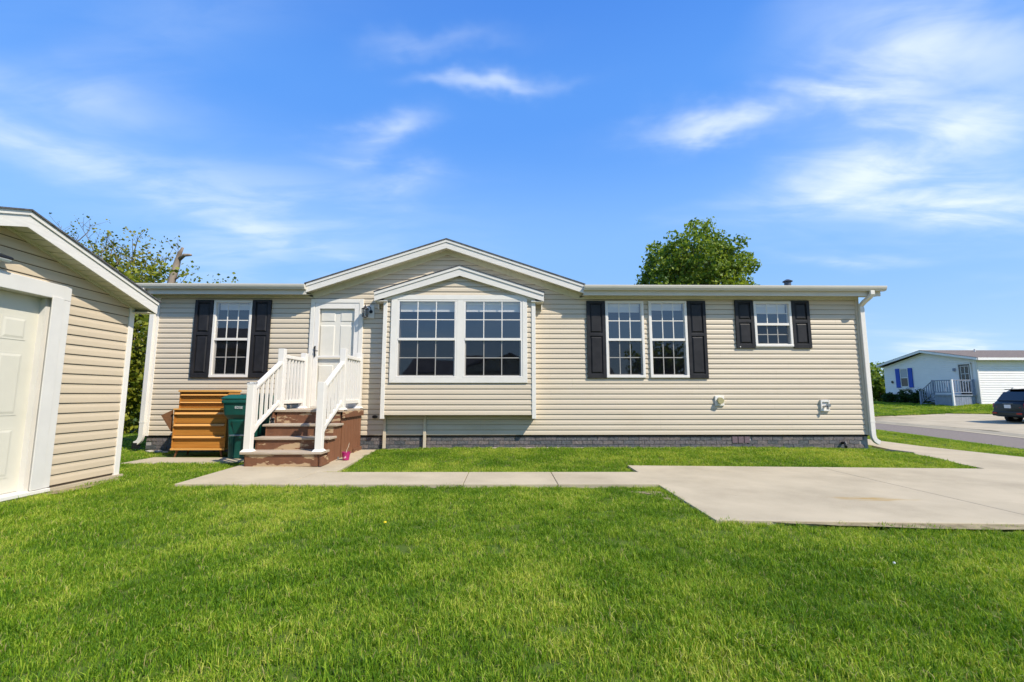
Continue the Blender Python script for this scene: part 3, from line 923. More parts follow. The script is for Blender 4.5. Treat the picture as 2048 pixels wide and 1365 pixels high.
# ---- windows
def make_window(parent, x0, x1, z0, z1, y, fw=.05, blind=.2, name='window', proud=.045, lower_tilt=0):
    w = sub_empty(name, parent, ((x0 + x1) / 2, y, z0)) if name else parent
    yf, yb_ = y - proud, y + .06
    b = MB()
    b.box(x0, x1, yf, yb_, z1 - fw, z1); b.box(x0, x1, yf - .006, yb_, z0, z0 + fw)
    b.box(x0, x0 + fw, yf, yb_, z0 + fw, z1 - fw); b.box(x1 - fw, x1, yf, yb_, z0 + fw, z1 - fw)
    part(b, 'frame', M['vinyl'], w, bevel=.005)
    zm = z0 + (z1 - z0) * .49
    ax0, ax1 = x0 + fw, x1 - fw
    sw_ = .022
    # upper sash in front, lower sash set back
    for up in (True, False):
        s0, s1 = (zm, z1 - fw) if up else (z0 + fw, zm)
        ys = y - .022 if up else y + .008
        b = MB()
        if up:
            b.box(ax0, ax1, ys - .012, ys + .02, s0 - .022, s0 + .026)
            b.box(ax0, ax0 + sw_ * .5, ys - .006, ys + .02, s0, s1); b.box(ax1 - sw_ * .5, ax1, ys - .006, ys + .02, s0, s1)
        else:
            b.box(ax0, ax1, ys - .008, ys + .02, s0, s0 + sw_)
            b.box(ax0, ax0 + sw_, ys - .008, ys + .02, s0 + sw_, s1); b.box(ax1 - sw_, ax1, ys - .008, ys + .02, s0 + sw_, s1)
        part(b, 'sash', M['vinyl'], w)
        px0, px1 = ax0 + (sw_ * .5 if up else sw_), ax1 - (sw_ * .5 if up else sw_)
        pz0, pz1 = (s0 + .026, s1) if up else (s0 + sw_, s1 - .022)
        nv, nh, mw = 3, 2, .017
        cw, ch = (px1 - px0) / nv, (pz1 - pz0) / nh
        for i in range(1, nv):
            b = MB(); b.box(px0 + i * cw - mw / 2, px0 + i * cw + mw / 2, ys - .001, ys + .010, pz0, pz1); part(b, 'muntin', M['vinyl'], w)
        for i in range(nv):
            b = MB(); b.box(px0 + i * cw + (mw / 2 if i else 0), px0 + (i + 1) * cw - (mw / 2 if i < nv - 1 else 0), ys - .0005, ys + .0095, pz0 + ch - mw / 2, pz0 + ch + mw / 2); part(b, 'muntin', M['vinyl'], w)
        for i in range(nv):
            for j in range(nh):
                a0 = px0 + i * cw + (mw / 2 if i else 0); a1 = px0 + (i + 1) * cw - (mw / 2 if i < nv - 1 else 0)
                c0 = pz0 + j * ch + (mw / 2 if j else 0); c1 = pz0 + (j + 1) * ch - (mw / 2 if j < nh - 1 else 0)
                q_ = [rnd.uniform(-.0011, .0011) for _ in range(3)]
                b = MB(); b.add([(a0, ys + .004 + q_[0], c0), (a1, ys + .004 + q_[1], c0), (a1, ys + .004 + q_[1] + q_[2], c1), (a0, ys + .004 + q_[0] + q_[2], c1)], [(0, 1, 2, 3)])
                part(b, 'pane', M['glass'], w, fix=False)
        if not up:
            b = MB(); b.add([(ax0, ys - .018, s0), (ax1, ys - .018, s0), (ax1, ys - .018, s1 - .022), (ax0, ys - .018, s1 - .022)], [(0, 1, 2, 3)])
            part(b, 'insect_screen', M['screen'], w, fix=False)
    # raised blind: a headrail and a stack of slats
    b = MB(); b.box(ax0 + .012, ax1 - .012, y + .065, y + .10, z1 - fw - .05, z1 - fw)
    k = int((blind - .05) / .02)
    for i in range(k):
        zz = z1 - fw - .055 - i * .02
        b.box(ax0 + .015, ax1 - .015, y + .066, y + .099, zz - .014, zz)
    part(b, 'blind', M['blind'], w)
    return w


make_window(house, *WIN['left'], HY, blind=.13)
make_window(house, *WIN['mid1'], HY, blind=.17)
make_window(house, *WIN['mid2'], HY, blind=.15)
wr = make_window(house, *WIN['right'], HY, blind=.17)


def make_shutter(x0, x1, z0, z1):
    y0, y1 = HY - .046, HY - .012
    s = sub_empty('shutter', house, ((x0 + x1) / 2, HY, z0))
    mid = z0 + (z1 - z0) * .56; st, rl = .062, .075
    b = MB()
    b.box(x0, x0 + st, y0, y1, z0, z1); b.box(x1 - st, x1, y0, y1, z0, z1)
    for a, c in ((z0, z0 + rl * 1.15), (mid - rl * .4, mid + rl * .4), (z1 - rl * .62, z1)): b.box(x0 + st, x1 - st, y0 + .001, y1, a, c)
    part(b, 'shutter_frame', M['shutter'], s, bevel=.003)
    for a, c in ((z0 + rl * 1.15, mid - rl * .4), (mid + rl * .4, z1 - rl * .62)):
        b = MB(); u0, u1 = x0 + st, x1 - st
        b.box(u0, u1, y0 + .022, y1, a, c)
        i = .014; k = .04
        b.hexa([(u0 + i, y0 + .022, a + i), (u1 - i, y0 + .022, a + i), (u1 - i, y0 + .022, c - i), (u0 + i, y0 + .022, c - i),
                (u0 + k, y0 + .004, a + k), (u1 - k, y0 + .004, a + k), (u1 - k, y0 + .004, c - k), (u0 + k, y0 + .004, c - k)])
        part(b, 'raised_panel', M['shutter'], s)
    return s


for q in ((-6.272, -5.905, 1.483, 3.055), (-5.117, -4.745, 1.483, 3.058), (1.656, 2.034, 1.478, 3.058), (3.722, 4.105, 1.478, 3.064),
          (4.713, 5.092, 2.09, 3.077), (5.886, 6.258, 2.091, 3.072)):
    make_shutter(*q)
b = MB(); b.lathe([(.011, 0), (.011, .004), (.004, .008)], (4.775, HY - .055, 2.115), 10, 'y')
part(b, 'shutter_screw', M['white'], house)

# ---- storm door
dx0, dx1, dz0, dz1 = DOOR
door = sub_empty('storm_door', house, ((dx0 + dx1) / 2, HY, dz0))
b = MB(); tw = .085
b.box(dx0, dx0 + tw, HY - .04, HY + .02, dz0, dz1); b.box(dx1 - tw, dx1, HY - .04, HY + .02, dz0, dz1); b.box(dx0 + tw, dx1 - tw, HY - .04, HY + .02, dz1 - tw, dz1)
part(b, 'door_trim', M['white'], door, bevel=.006)
sx0, sx1, sz1 = dx0 + tw, dx1 - tw, dz1 - tw
b = MB(); fw = .095
b.box(sx0 + .003, sx0 + fw, HY - .03, HY + .005, dz0 + .05, sz1 - .003); b.box(sx1 - fw, sx1 - .003, HY - .03, HY + .005, dz0 + .05, sz1 - .003)
b.box(sx0 + fw, sx1 - fw, HY - .0295, HY + .005, sz1 - .115, sz1 - .003); b.box(sx0 + fw, sx1 - fw, HY - .0295, HY + .005, dz0 + .05, dz0 + .17)
b.box(sx0 + fw, sx1 - fw, HY - .026, HY + .002, 1.885, 1.925)
part(b, 'storm_frame', M['vinyl'], door, bevel=.004)
for za, zb_ in ((dz0 + .17, 1.885), (1.925, sz1 - .115)):
    b = MB(); b.add([(sx0 + fw, HY - .012, za), (sx1 - fw, HY - .012, za), (sx1 - fw, HY - .012, zb_), (sx0 + fw, HY - .012, zb_)], [(0, 1, 2, 3)])
    part(b, 'pane', M['storm_glass'], door, fix=False)
b = MB(); b.box(sx0, sx1, HY - .035, HY + .02, dz0, dz0 + .045); part(b, 'threshold', M['gutter'], door)
b = MB(); b.box(sx0, sx1, HY + .035, HY + .075, dz0 + .045, sz1)
yi = HY + .035
for (u, v, c, d) in ((.10, .40, 2.62, 2.83), (.50, .80, 2.62, 2.83), (.10, .40, 1.90, 2.55), (.50, .80, 1.90, 2.55), (.10, .40, 1.05, 1.74), (.50, .80, 1.05, 1.74)):
    x_, X_ = sx0 + u, sx0 + v
    b.hexa([(x_, yi, c), (X_, yi, c), (X_, yi, d), (x_, yi, d), (x_ + .02, yi - .012, c + .02), (X_ - .02, yi - .012, c + .02), (X_ - .02, yi - .012, d - .02), (x_ + .02, yi - .012, d - .02)])
part(b, 'inner_door', M['door'], door)
b = MB(); b.box(sx0 + .030, sx0 + .052, HY - .048, HY - .03, 1.90, 2.12); b.tube([(sx0 + .041, HY - .05, 2.02), (sx0 + .041, HY - .075, 2.02), (sx0 + .12, HY - .08, 2.015)], .008, 8); b.lathe([(.018, 0), (.018, .01)], (sx0 + .041, HY - .062, 2.08), 12, 'y')
part(b, 'handle', M['black'], door)

# ---- lantern
lan = sub_empty('wall_lantern', house, (-2.79, HY, 2.7))
b = MB(); b.box(-2.895, -2.668, HY - .03, HY - .002, 2.685, 2.95); b.box(-2.88, -2.683, HY - .036, HY - .03, 2.70, 2.935); part(b, 'mounting_block', M['vinyl'], lan, bevel=.005)
lx, ly = -2.815, HY - .15
b = MB()
b.lathe([(.004, 2.945), (.014, 2.935), (.007, 2.92), (.02, 2.905), (.032, 2.885), (.07, 2.862), (.072, 2.855)], (lx, ly, 0), 14)
b.lathe([(.055, 2.70), (.058, 2.692), (.03, 2.682), (.012, 2.672)], (lx, ly, 0), 14)
for k in range(6):
    a = math.pi * k / 3 + .3
    b.tube([(lx + .062 * math.cos(a), ly + .062 * math.sin(a), 2.858), (lx + .053 * math.cos(a), ly + .053 * math.sin(a), 2.70)], .007, 5)
b.tube([(lx + .02, ly, 2.90), (lx + .05, ly + .03, 2.925), (lx + .085, ly + .07, 2.90), (lx + .085, ly + .11, 2.84)], .008, 6)
b.lathe([(.035, 0), (.035, .012)], (lx + .085, HY - .046, 2.82), 12, 'y')
part(b, 'lantern_cage', M['black'], lan)
b = MB(); b.lathe([(.05, 2.70), (.057, 2.855)], (lx, ly, 0), 12); part(b, 'lantern_glass', glass_mat('lantern_pane', (.7, .72, .72), 0.4), lan)
b = MB(); b.lathe([(.012, 2.71), (.012, 2.78), (.004, 2.81)], (lx, ly, 0), 8); part(b, 'bulb', M['white'], lan)

# ---- bump-out with its own little gable
bay = sub_empty('bay_window', house, (-.91, HY - .1, .72))
BY = HY - .24
b = MB(); panel_with_holes(b, BAY[0] + .02, BAY[1] - .02, .76, 3.10, BY + .002, BY + .05, holes_b)
b.box(BAY[0] + .02, BAY[0] + .06, BY + .05, HY + .002, .76, 3.10); b.box(BAY[1] - .06, BAY[1] - .02, BY + .05, HY + .002, .76, 3.10)
b.box(BAY[0] + .02, BAY[1] - .02, BY - .008, HY + .001, .752, .76)
b.exty([(BAY[0] + .02, 3.10), (BAY[1] - .02, 3.10), (-.92, 3.56)], BY + .002, BY + .05)
part(b, 'wall', M['wallback'], bay)
BAX, BAZ, BSL = -.915, 3.52, .322
siding(bay, M['siding'], BAY[0] + .06, BAY[1] - .06, .757, 3.50, .1016, [(-2.262, .43, 1.378, 3.118)],
       lambda z: -99 if z < 3.06 else BAX - (BAZ - z) / BSL, lambda z: 99 if z < 3.06 else BAX + (BAZ - z) / BSL, lambda a, d, z: (a, BY - d, z), None)
for s in (0, 1):
    x0 = BAY[0] - .01 if s == 0 else BAY[1] - .068; x1 = x0 + .078
    b = MB(); b.box(x0, x1, BY - .024, BY + .05, .685, 3.04); b.box(x0 if s == 0 else x1 - .03, x0 + .03 if s == 0 else x1, BY + .05, HY + .0, .685, 3.04)
    part(b, 'corner_post', M['white'], bay, bevel=.004)
# wide flat casing with mitred corners
ox0, ox1, oz0, oz1 = -2.262, .43, 1.378, 3.118
ix0, ix1, iz0, iz1 = BWIN[0][0], BWIN[1][1], 1.470, 3.024
for poly in ([(ox0, oz0), (ox1, oz0), (ix1, iz0), (ix0, iz0)], [(ox0, oz1), (ix0, iz1), (ix1, iz1), (ox1, oz1)], [(ox0, oz0), (ix0, iz0), (ix0, iz1), (ox0, oz1)], [(ox1, oz0), (ox1, oz1), (ix1, iz1), (ix1, iz0)]):
    b = MB(); b.exty(poly, BY - .034, BY + .02); part(b, 'casing_board', M['white'], bay, bevel=.003)
b = MB(); b.box(BWIN[0][1], BWIN[1][0], BY - .030, BY + .02, iz0, iz1); part(b, 'mullion', M['white'], bay, bevel=.003)
for q in BWIN: make_window(bay, *q, BY, fw=.036, blind=.20, name=None, proud=.028)
# bay roof
FY = HY - .345
for s in (-1, 1):
    e = 1.675
    za = 3.70; ze = za - e * BSL
    b = MB(); b.exty([(BAX, za - .060), (BAX + s * e, ze - .060), (BAX + s * e, ze - .175), (BAX, za - .20)][::s], FY + .012, FY + .032)
    part(b, 'rake_fascia', M['fascia'], bay)
    b = MB(); b.exty([(BAX, za - .002), (BAX + s * e, ze - .002), (BAX + s * e, ze - .058), (BAX, za - .058)][::s], FY - .004, FY + .032)
    part(b, 'rake_trim', M['fascia'], bay)
    b = MB(); b.exty([(BAX, za + .018), (BAX + s * (e + .012), ze + .018 - .004), (BAX + s * (e + .012), ze - .0), (BAX, za)][::s], FY - .014, HY + .05)
    part(b, 'shingle_layer', M['shingle'], bay)
    b = MB(); b.exty([(BAX, za + .032), (BAX + s * (e + .016), ze + .028), (BAX + s * (e + .016), ze + .0185), (BAX, za + .0185)][::s], FY + .06, HY - .02)
    part(b, 'drip_flashing', M['white'], bay)
    b = MB()
    b.exty([(BAX, za - .12), (BAX + s * (e - .01), ze - .12), (BAX + s * (e - .01), ze - .135), (BAX, za - .135)][::s], FY + .034, HY - .02)
    part(b, 'soffit', M['soffit'], bay)
    # bed mould under the rake
    b = MB(); e2 = (BAZ + .055 - 3.06) / BSL
    b.exty([(BAX, BAZ + .06), (BAX + s * e2, 3.06), (BAX + s * (e2 - .2), 3.03), (BAX, BAZ - .005)][::s], BY - .036, BY - .001)
    part(b, 'frieze_board', M['white'], bay)
    # side fascia of the bump-out eave
    xe = BAX + s * e
    b = MB(); b.box(min(xe - s * .02, xe), max(xe - s * .02, xe), FY + .034, HY - .02, ze - .175, ze - .004); part(b, 'eave_fascia', M['white'], bay)
    b = MB(); b.box(min(xe - s * .25, xe - s * .022), max(xe - s * .25, xe - s * .022), FY + .034, HY - .002, ze - .178, ze - .165); part(b, 'eave_soffit', M['white'], bay)
    b = MB(); xa = xe - s * .035; b.box(min(xa, xa + s * .02), max(xa, xa + s * .02), HY - .10, HY - .02, ze - .30, ze - .18); part(b, 'flashing_tab', M['white'], bay)
for x in (BAY[0] + .03, -1.59):
    b = MB(); b.box(x - .028, x + .028, HY - .055, HY - .018, .10, .75); part(b, 'cable_cover', M['siding'], house, bevel=.004)

# ---- small fittings on the wall
b = MB(); b.lathe([(.056, 0), (.056, .012), (.05, .018)], (-2.58, HY - .036, .712), 18, 'y')
b.v = [(x if 1 else x, y, .712 + (z - .712) * .55) for x, y, z in b.v]; part(b, 'vent_plug', M['black'], house)
f = sub_empty('exhaust_vent', house, (4.295, HY, .93))
b = MB(); b.box(4.205, 4.387, HY - .045, HY - .002, .926, 1.124); part(b, 'mounting_block', M['vinyl'], f, bevel=.006)
b = MB(); b.tube([(4.298, HY - .04, 1.035), (4.294, HY - .11, 1.028)], [.062, .06], 18); part(b, 'vent_hood', mat('yellowed_plastic', (.46, .40, .20), .5), f)
f = sub_empty('outdoor_tap', house, (6.42, HY, .82))
b = MB(); b.box(6.337, 6.36, HY - .05, HY - .002, .818, 1.045); b.box(6.49, 6.513, HY - .05, HY - .002, .818, 1.045); b.box(6.36, 6.49, HY - .05, HY - .002, 1.0, 1.045); b.box(6.36, 6.49, HY - .05, HY - .002, .818, .85); b.box(6.36, 6.49, HY - .022, HY - .002, .85, 1.0)
part(b, 'mounting_block', M['vinyl'], f, bevel=.004)
b = MB(); b.tube([(6.43, HY - .02, .92), (6.43, HY - .10, .92), (6.425, HY - .125, .88)], .016, 8); b.lathe([(.034, 0), (.034, .01)], (6.445, HY - .135, .935), 10, 'y'); b.tube([(6.39, HY - .03, .915), (6.40, HY - .09, .915)], .014, 8)
part(b, 'tap', M['steel'], f)
b = MB(); b.tube([(6.74, HY + .03, .19), (6.74, HY - .08, .20), (6.72, HY - .12, .14), (6.715, HY - .12, .04)], .026, 10); part(b, 'drain_pipe', M['black'], house)
# flue cap on the roof
b = MB(); fx_, fy_ = 6.43, 10.0
b.lathe([(.07, 3.45), (.07, 3.70)], (fx_, fy_, 0), 16); b.lathe([(.10, 3.70), (.105, 3.715), (.04, 3.755)], (fx_, fy_, 0), 16)
part(b, 'flue_cap', mat('flue_metal', (.12, .13, .15), .45, metal=.5), house)


# ---- downspouts
def box_pipe(mb, pts, w, d):
    """a rectangular pipe that follows points; w along x, d across"""
    pts = [Vector(p) for p in pts]
    rings = []
    for i, p in enumerate(pts):
        t = (pts[min(i + 1, len(pts) - 1)] - pts[max(i - 1, 0)]).normalized()
        sx = Vector((1, 0, 0)) - t * t.x
        if sx.length < .3: sx = Vector((0, 0, 1)) - t * t.z
        sx.normalize(); sy = t.cross(sx)
        rings.append([p + sx * a * w / 2 + sy * c * d / 2 for a, c in ((-1, -1), (1, -1), (1, 1), (-1, 1))])
    vs = [tuple(q) for r_ in rings for q in r_]; n = len(rings)
    fs = [(i * 4 + k, i * 4 + (k + 1) % 4, (i + 1) * 4 + (k + 1) % 4, (i + 1) * 4 + k) for i in range(n - 1) for k in range(4)]
    mb.add(vs, fs + [(3, 2, 1, 0), tuple(range(4 * n - 4, 4 * n))])


for s in (-1, 1):
    xw = 7.325 if s > 0 else -7.085
    ds = sub_empty('downspout', house, (xw, HY - .05, .1))
    b = MB()
    ax = xw + (.02 if s > 0 else -.03)
    box_pipe(b, [(ax + .02 * s, 8.82, 3.225), (ax + .02 * s, 8.82, 3.16), (ax + .01 * s, 8.86, 3.11), (xw, 8.98, 3.03), (xw, HY - .055, 2.97), (xw, HY - .055, 2.90)], .085, .06)
    part(b, 'elbow', M['white'], ds, bevel=.006)
    b = MB(); b.box(xw - .047, xw + .047, HY - .088, HY - .024, .36, 2.93); part(b, 'pipe', M['white'], ds, bevel=.008)
    b = MB(); b.box(xw - .05, xw + .05, HY - .091, HY - .021, .60, .625); part(b, 'strap', M['white'], ds)
    b = MB(); 
    b2 = []
    for i in range(6):
        a = i / 5 * R(62)
        b2.append((xw + s * (.11 * (1 - math.cos(a))) + s * 0.0, HY - .056, .37 - .16 * math.sin(a)))
    b2.append((xw + s * .115, HY - .056, .20))
    box_pipe(b, b2, .09, .062); part(b, 'outlet', M['white'], ds, bevel=.006)
    if s < 0:
        b = MB(); b.box(xw - .14, xw - .05, HY - .10, HY - .0, .11, .22); part(b, 'outlet_mouth', M['black'], ds)
sp = MB()
sp.hexa([(7.25, 8.78, .03), (7.50, 8.98, .02), (7.95, 8.86, -.01), (7.80, 8.70, -.01), (7.27, 8.8, .085), (7.50, 8.96, .09), (7.93, 8.85, .04), (7.79, 8.72, .04)])
tag(sp.build('splash_block', M['rubber'], bevel=.012), 'low black splash block below the downspout at the house corner', 'splash block')

# ================================================================= THE SHED
SX, SY0, SY1 = -5.38, 2.98, 6.50                    # door wall stands at x = SX and faces the lawn
SAY, SSL = 4.74, .325                               # ridge
SAZ = 2.97                                          # wall apex under the soffit
shed = empty('storage_shed', (SX - 2, SAY, 0))
tag(shed, 'tan sided storage shed with white trimmed door at the edge of the lawn', 'shed')
sl = lambda z: SY0 if z < 2.35 else max(SY0, SAY - (SAZ - z) / SSL)
sr = lambda z: SY1 if z < 2.35 else min(SY1, SAY + (SAZ - z) / SSL)
SDOOR = (4.27, 5.54, 0.03, 2.455)
b = MB()
b.prism([(SX - .02, SY0, .05), (SX - .02, SY1, .05), (SX - .02, SY1, 2.41), (SX - .02, SAY, SAZ + .02), (SX - .02, SY0, 2.41)],
        [(SX - .30, SY0, .05), (SX - .30, SY1, .05), (SX - .30, SY1, 2.41), (SX - .30, SAY, SAZ + .02), (SX - .30, SY0, 2.41)])
b.f = b.f[1:]; b.mi = b.mi[1:]                      # open front; boards and door close it
b2 = MB(); b2.box(SX - 4.2, SX - .3, SY0, SY1, .05, 2.41)
b3 = MB()
for (y0, y1, z0, z1) in ((SY0, SDOOR[0] + .1, .05, 2.4), (SDOOR[1] - .1, SY1, .05, 2.4), (SDOOR[0] + .1, SDOOR[1] - .1, SDOOR[3] - .1, 2.4)):
    b3.box(SX - .06, SX - .002, y0, y1, z0, z1)
b3.prism([(SX - .002, SY0, 2.4), (SX - .002, SY1, 2.4), (SX - .002, SAY, SAZ)], [(SX - .06, SY0, 2.4), (SX - .06, SY1, 2.4), (SX - .06, SAY, SAZ)])
b3.box(SX - 4.2, SX - .3, SY0, SY1, .05, 2.35)
b3.box(SX - .3, SX - .06, SY1 - .05, SY1, .05, 2.35); b3.box(SX - .3, SX - .06, SY0, SY0 + .05, .05, 2.35)
part(b3, 'wall', M['wallback'], shed)
siding(shed, M['shed_siding'], SY0, SY1, .085, SAZ - .01, .1205, [(SDOOR[0], SDOOR[1], 0, SDOOR[3])], sl, sr, lambda a, d, z: (SX + d, a, z), None)
siding(shed, M['shed_siding'], SX - 4.2, SX, .085, 2.38, .1205, [], lambda z: -99, lambda z: 99, lambda a, d, z: (a, SY1 + d, z), None)
b = MB(); b.box(SX - 4.2, SX + .06, SY0 - .05, SY1 + .05, -.06, .055); part(b, 'foundation', M['concrete'], shed)
b = MB(); b.box(SX - .05, SX + .024, SY1 - .055, SY1 + .028, .05, 2.40); part(b, 'corner_trim', M['white'], shed, bevel=.004)
b = MB(); b.box(SX - .05, SX + .024, SY0 - .028, SY0 + .055, .05, 2.40); part(b, 'corner_trim', M['white'], shed, bevel=.004)
# door casing, jamb, threshold, panelled door
y0, y1, z0, z1 = SDOOR; cw = .175
dr = sub_empty('door', shed, (SX, (y0 + y1) / 2, z0))
for q in ((y0, y0 + cw, z0 + .045, z1 - cw), (y1 - cw, y1, z0 + .045, z1 - cw), (y0, y1, z1 - cw + .001, z1)):
    b = MB(); b.box(SX - .03, SX + .045, q[0], q[1], q[2], q[3])
    part(b, 'casing_board', M['shed_trim'], dr, bevel=.006)
for q in ((y0 + cw - .02, y0 + cw), (y1 - cw, y1 - cw + .02)):
    b = MB(); b.box(SX + .0455, SX + .058, q[0] - .06, q[1] + .06, z0 + .045, z1 - cw + .02); part(b, 'casing_bead', M['shed_trim'], dr, bevel=.004)
b = MB(); b.box(SX - .14, SX - .031, y1 - cw, y1 - cw + .03, z0 + .04, z1 - cw); b.box(SX - .14, SX - .031, y0 + cw - .03, y0 + cw, z0 + .04, z1 - cw); b.box(SX - .14, SX - .031, y0 + cw - .03, y1 - cw + .03, z1 - cw, z1 - cw + .03)
b.box(SX - .11, SX - .032, y1 - cw - .045, y1 - cw - .0, z0 + .04, z1 - cw)
part(b, 'jamb', M['shed_trim'], dr)
b = MB(); b.box(SX - .14, SX + .075, y0 + .02, y1 - .02, z0, z0 + .04); part(b, 'threshold', M['white'], dr, bevel=.004)
b = MB(); ya_, yb_ = y0 + cw, y1 - cw - .045
b.box(SX - .14, SX - .10, ya_, yb_, z0 + .045, z1 - cw - .003)
xf = SX - .10
pw = (yb_ - ya_)
for u0, u1 in ((.13, .44), (.56, .87)):
    for c, d in ((.24, .78), (.92, 1.62), (1.76, 2.02)):
        p0, p1 = ya_ + pw * u0, ya_ + pw * u1
        b.prism([(xf, p0, c), (xf, p1, c), (xf, p1, d), (xf, p0, d)], [(xf + .004, p0, c), (xf + .004, p1, c), (xf + .004, p1, d), (xf + .004, p0, d)])
        b.prism([(xf + .004, p0 + .02, c + .02), (xf + .004, p1 - .02, c + .02), (xf + .004, p1 - .02, d - .02), (xf + .004, p0 + .02, d - .02)],
                [(xf + .009, p0 + .045, c + .045), (xf + .009, p1 - .045, c + .045), (xf + .009, p1 - .045, d - .045), (xf + .009, p0 + .045, d - .045)])
part(b, 'door_leaf', M['shed_door'], dr)
# roof, rake boards, soffit panels
FX = SX + .265
for s in (-1, 1):
    e = 1.885
    za, ze = 3.108, 3.108 - 1.885 * SSL
    P3 = lambda x, t, dz: (x, SAY + s * e * t, za + (ze - za) * t + dz)
    b = MB(); b.prism([P3(FX + .03, 0, .004), P3(FX + .03, 1.012, .004), P3(FX + .03, 1.012, .022), P3(FX + .03, 0, .022)], [P3(SX - 4.4, 0, .004), P3(SX - 4.4, 1.012, .004), P3(SX - 4.4, 1.012, .022), P3(SX - 4.4, 0, .022)])
    part(b, 'roof', M['shingle'], shed)
    b = MB(); b.prism([P3(FX, 0, -.045), P3(FX, 1, -.045), P3(FX, 1, -.175), P3(FX, 0, -.175)], [P3(FX - .02, 0, -.045), P3(FX - .02, 1, -.045), P3(FX - .02, 1, -.175), P3(FX - .02, 0, -.175)])
    part(b, 'rake_fascia', M['fascia'], shed)
    b = MB(); b.prism([P3(FX + .014, 0, .003), P3(FX + .014, 1.002, .003), P3(FX + .014, 1.002, -.043), P3(FX + .014, 0, -.043)], [P3(FX - .02, 0, .003), P3(FX - .02, 1.002, .003), P3(FX - .02, 1.002, -.043), P3(FX - .02, 0, -.043)])
    part(b, 'rake_trim', M['fascia'], shed)
    npan = 16
    for i in range(npan):
        t0, t1 = i / npan + .003, (i + 1) / npan - .003
        b = MB()
        lo = [P3(FX - .022, t0, -.168), P3(FX - .022, t1, -.168), P3(SX + .002, t1, -.145), P3(SX + .002, t0, -.145)]
        b.hexa(lo + [(x, y, z + .012) for x, y, z in lo]); part(b, 'soffit_panel', M['soffit'], shed)
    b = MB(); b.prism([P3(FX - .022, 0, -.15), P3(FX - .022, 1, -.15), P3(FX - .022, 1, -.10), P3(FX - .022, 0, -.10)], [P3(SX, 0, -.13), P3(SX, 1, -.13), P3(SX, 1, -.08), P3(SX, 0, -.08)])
    part(b, 'soffit_shade_backing', M['hollow_shade'], shed)  # near-black sheet gives the gaps between panels their shade
    b = MB(); e1 = .925
    b.prism([P3(SX + .03, 0, -.142), P3(SX + .03, e1, -.142), P3(SX + .03, e1, -.172), P3(SX + .03, 0, -.172)], [P3(SX + .0, 0, -.142), P3(SX + .0, e1, -.142), P3(SX + .0, e1, -.172), P3(SX + .0, 0, -.172)])
    part(b, 'frieze_board', M['soffit'], shed)
    ye = SAY + s * e
    b = MB(); b.box(SX - 4.4, FX - .021, min(ye, ye - s * .02), max(ye, ye - s * .02), ze - .175, ze - .01); part(b, 'eave_fascia', M['fascia'], shed)
    b = MB(); b.box(SX - 4.4, FX - .022, min(ye - s * .021, ye - s * .14), max(ye - s * .021, ye - s * .14), ze - .175, ze - .165); part(b, 'eave_soffit', M['soffit'], shed)
# floodlight over the door
fl = sub_empty('floodlight', shed, (SX, 4.80, 2.6))
b = MB(); b.lathe([(.075, 0), (.075, .02), (.06, .03)], (SX + .018, 4.67, 2.59), 18, 'x'); part(b, 'mount', M['white'], fl)
b = MB()
b.prism([(SX + .03, 4.58, 2.60), (SX + .15, 4.57, 2.565), (SX + .15, 4.57, 2.595), (SX + .03, 4.58, 2.64)], [(SX + .03, 4.75, 2.60), (SX + .15, 4.76, 2.565), (SX + .15, 4.76, 2.595), (SX + .03, 4.75, 2.64)])
part(b, 'lamp_housing', M['black'], fl, bevel=.012)
b = MB(); b.prism([(SX + .045, 4.59, 2.594), (SX + .145, 4.58, 2.563), (SX + .145, 4.75, 2.563), (SX + .045, 4.74, 2.594)], [(SX + .045, 4.59, 2.56), (SX + .125, 4.59, 2.535), (SX + .125, 4.74, 2.535), (SX + .045, 4.74, 2.56)])
part(b, 'lens', M['plate'], fl, bevel=.006)

# ================================================================= FRONT STEPS
stp = empty('front_steps', (-3.43, 7.9, .08))
tag(stp, 'worn brown wooden front steps with white railings leading to the storm door', 'steps')
X0, X1 = -4.02, -2.83
LV = [(.277, 7.10), (.465, 7.41), (.658, 7.70), (.885, 8.0)]       # tread height, front edge
prev = .06
for i, (z, yf) in enumerate(LV):
    back = LV[i + 1][1] + .03 if i < 3 else HY - .045
    xi = .0 if i == 0 else .0
    b = MB(); b.box(X0 + .045, X1 - .045, yf + .03, yf + .055, prev - (.035 if i else 0), z - .036); part(b, 'riser', M['brown'], stp)
    if i < 3:
        b = MB(); b.box(X0 - .03 + .02 * i * 0, X1 + .02, yf, back, z - .036, z); part(b, 'tread', M['plank'], stp, bevel=.006)
    else:
        nbo = 7; w = (back - yf) / nbo
        for k in range(nbo):
            b = MB(); b.box(X0 - .03, X1 + .012, yf + k * w, yf + (k + 1) * w - .006, z - .036, z); part(b, 'deck_board', M['plank'], stp, bevel=.004)
    prev = z
# stringers / side boards
for sx_, sgn in ((X0 + .02, -1), (X1 - .02, 1)):
    xa, xb = (sx_, sx_ + .025) if sgn < 0 else (sx_ - .025, sx_)
    b = MB(); poly = [(7.15, .055), (8.02, .06), (8.02, .62), (7.73, .62), (7.73, .429), (7.45, .429), (7.45, .241), (7.15, .241)]
    b.prism([(xa, y, z) for y, z in poly], [(xb, y, z) for y, z in poly]); part(b, 'stringer', M['brown_solid'], stp)
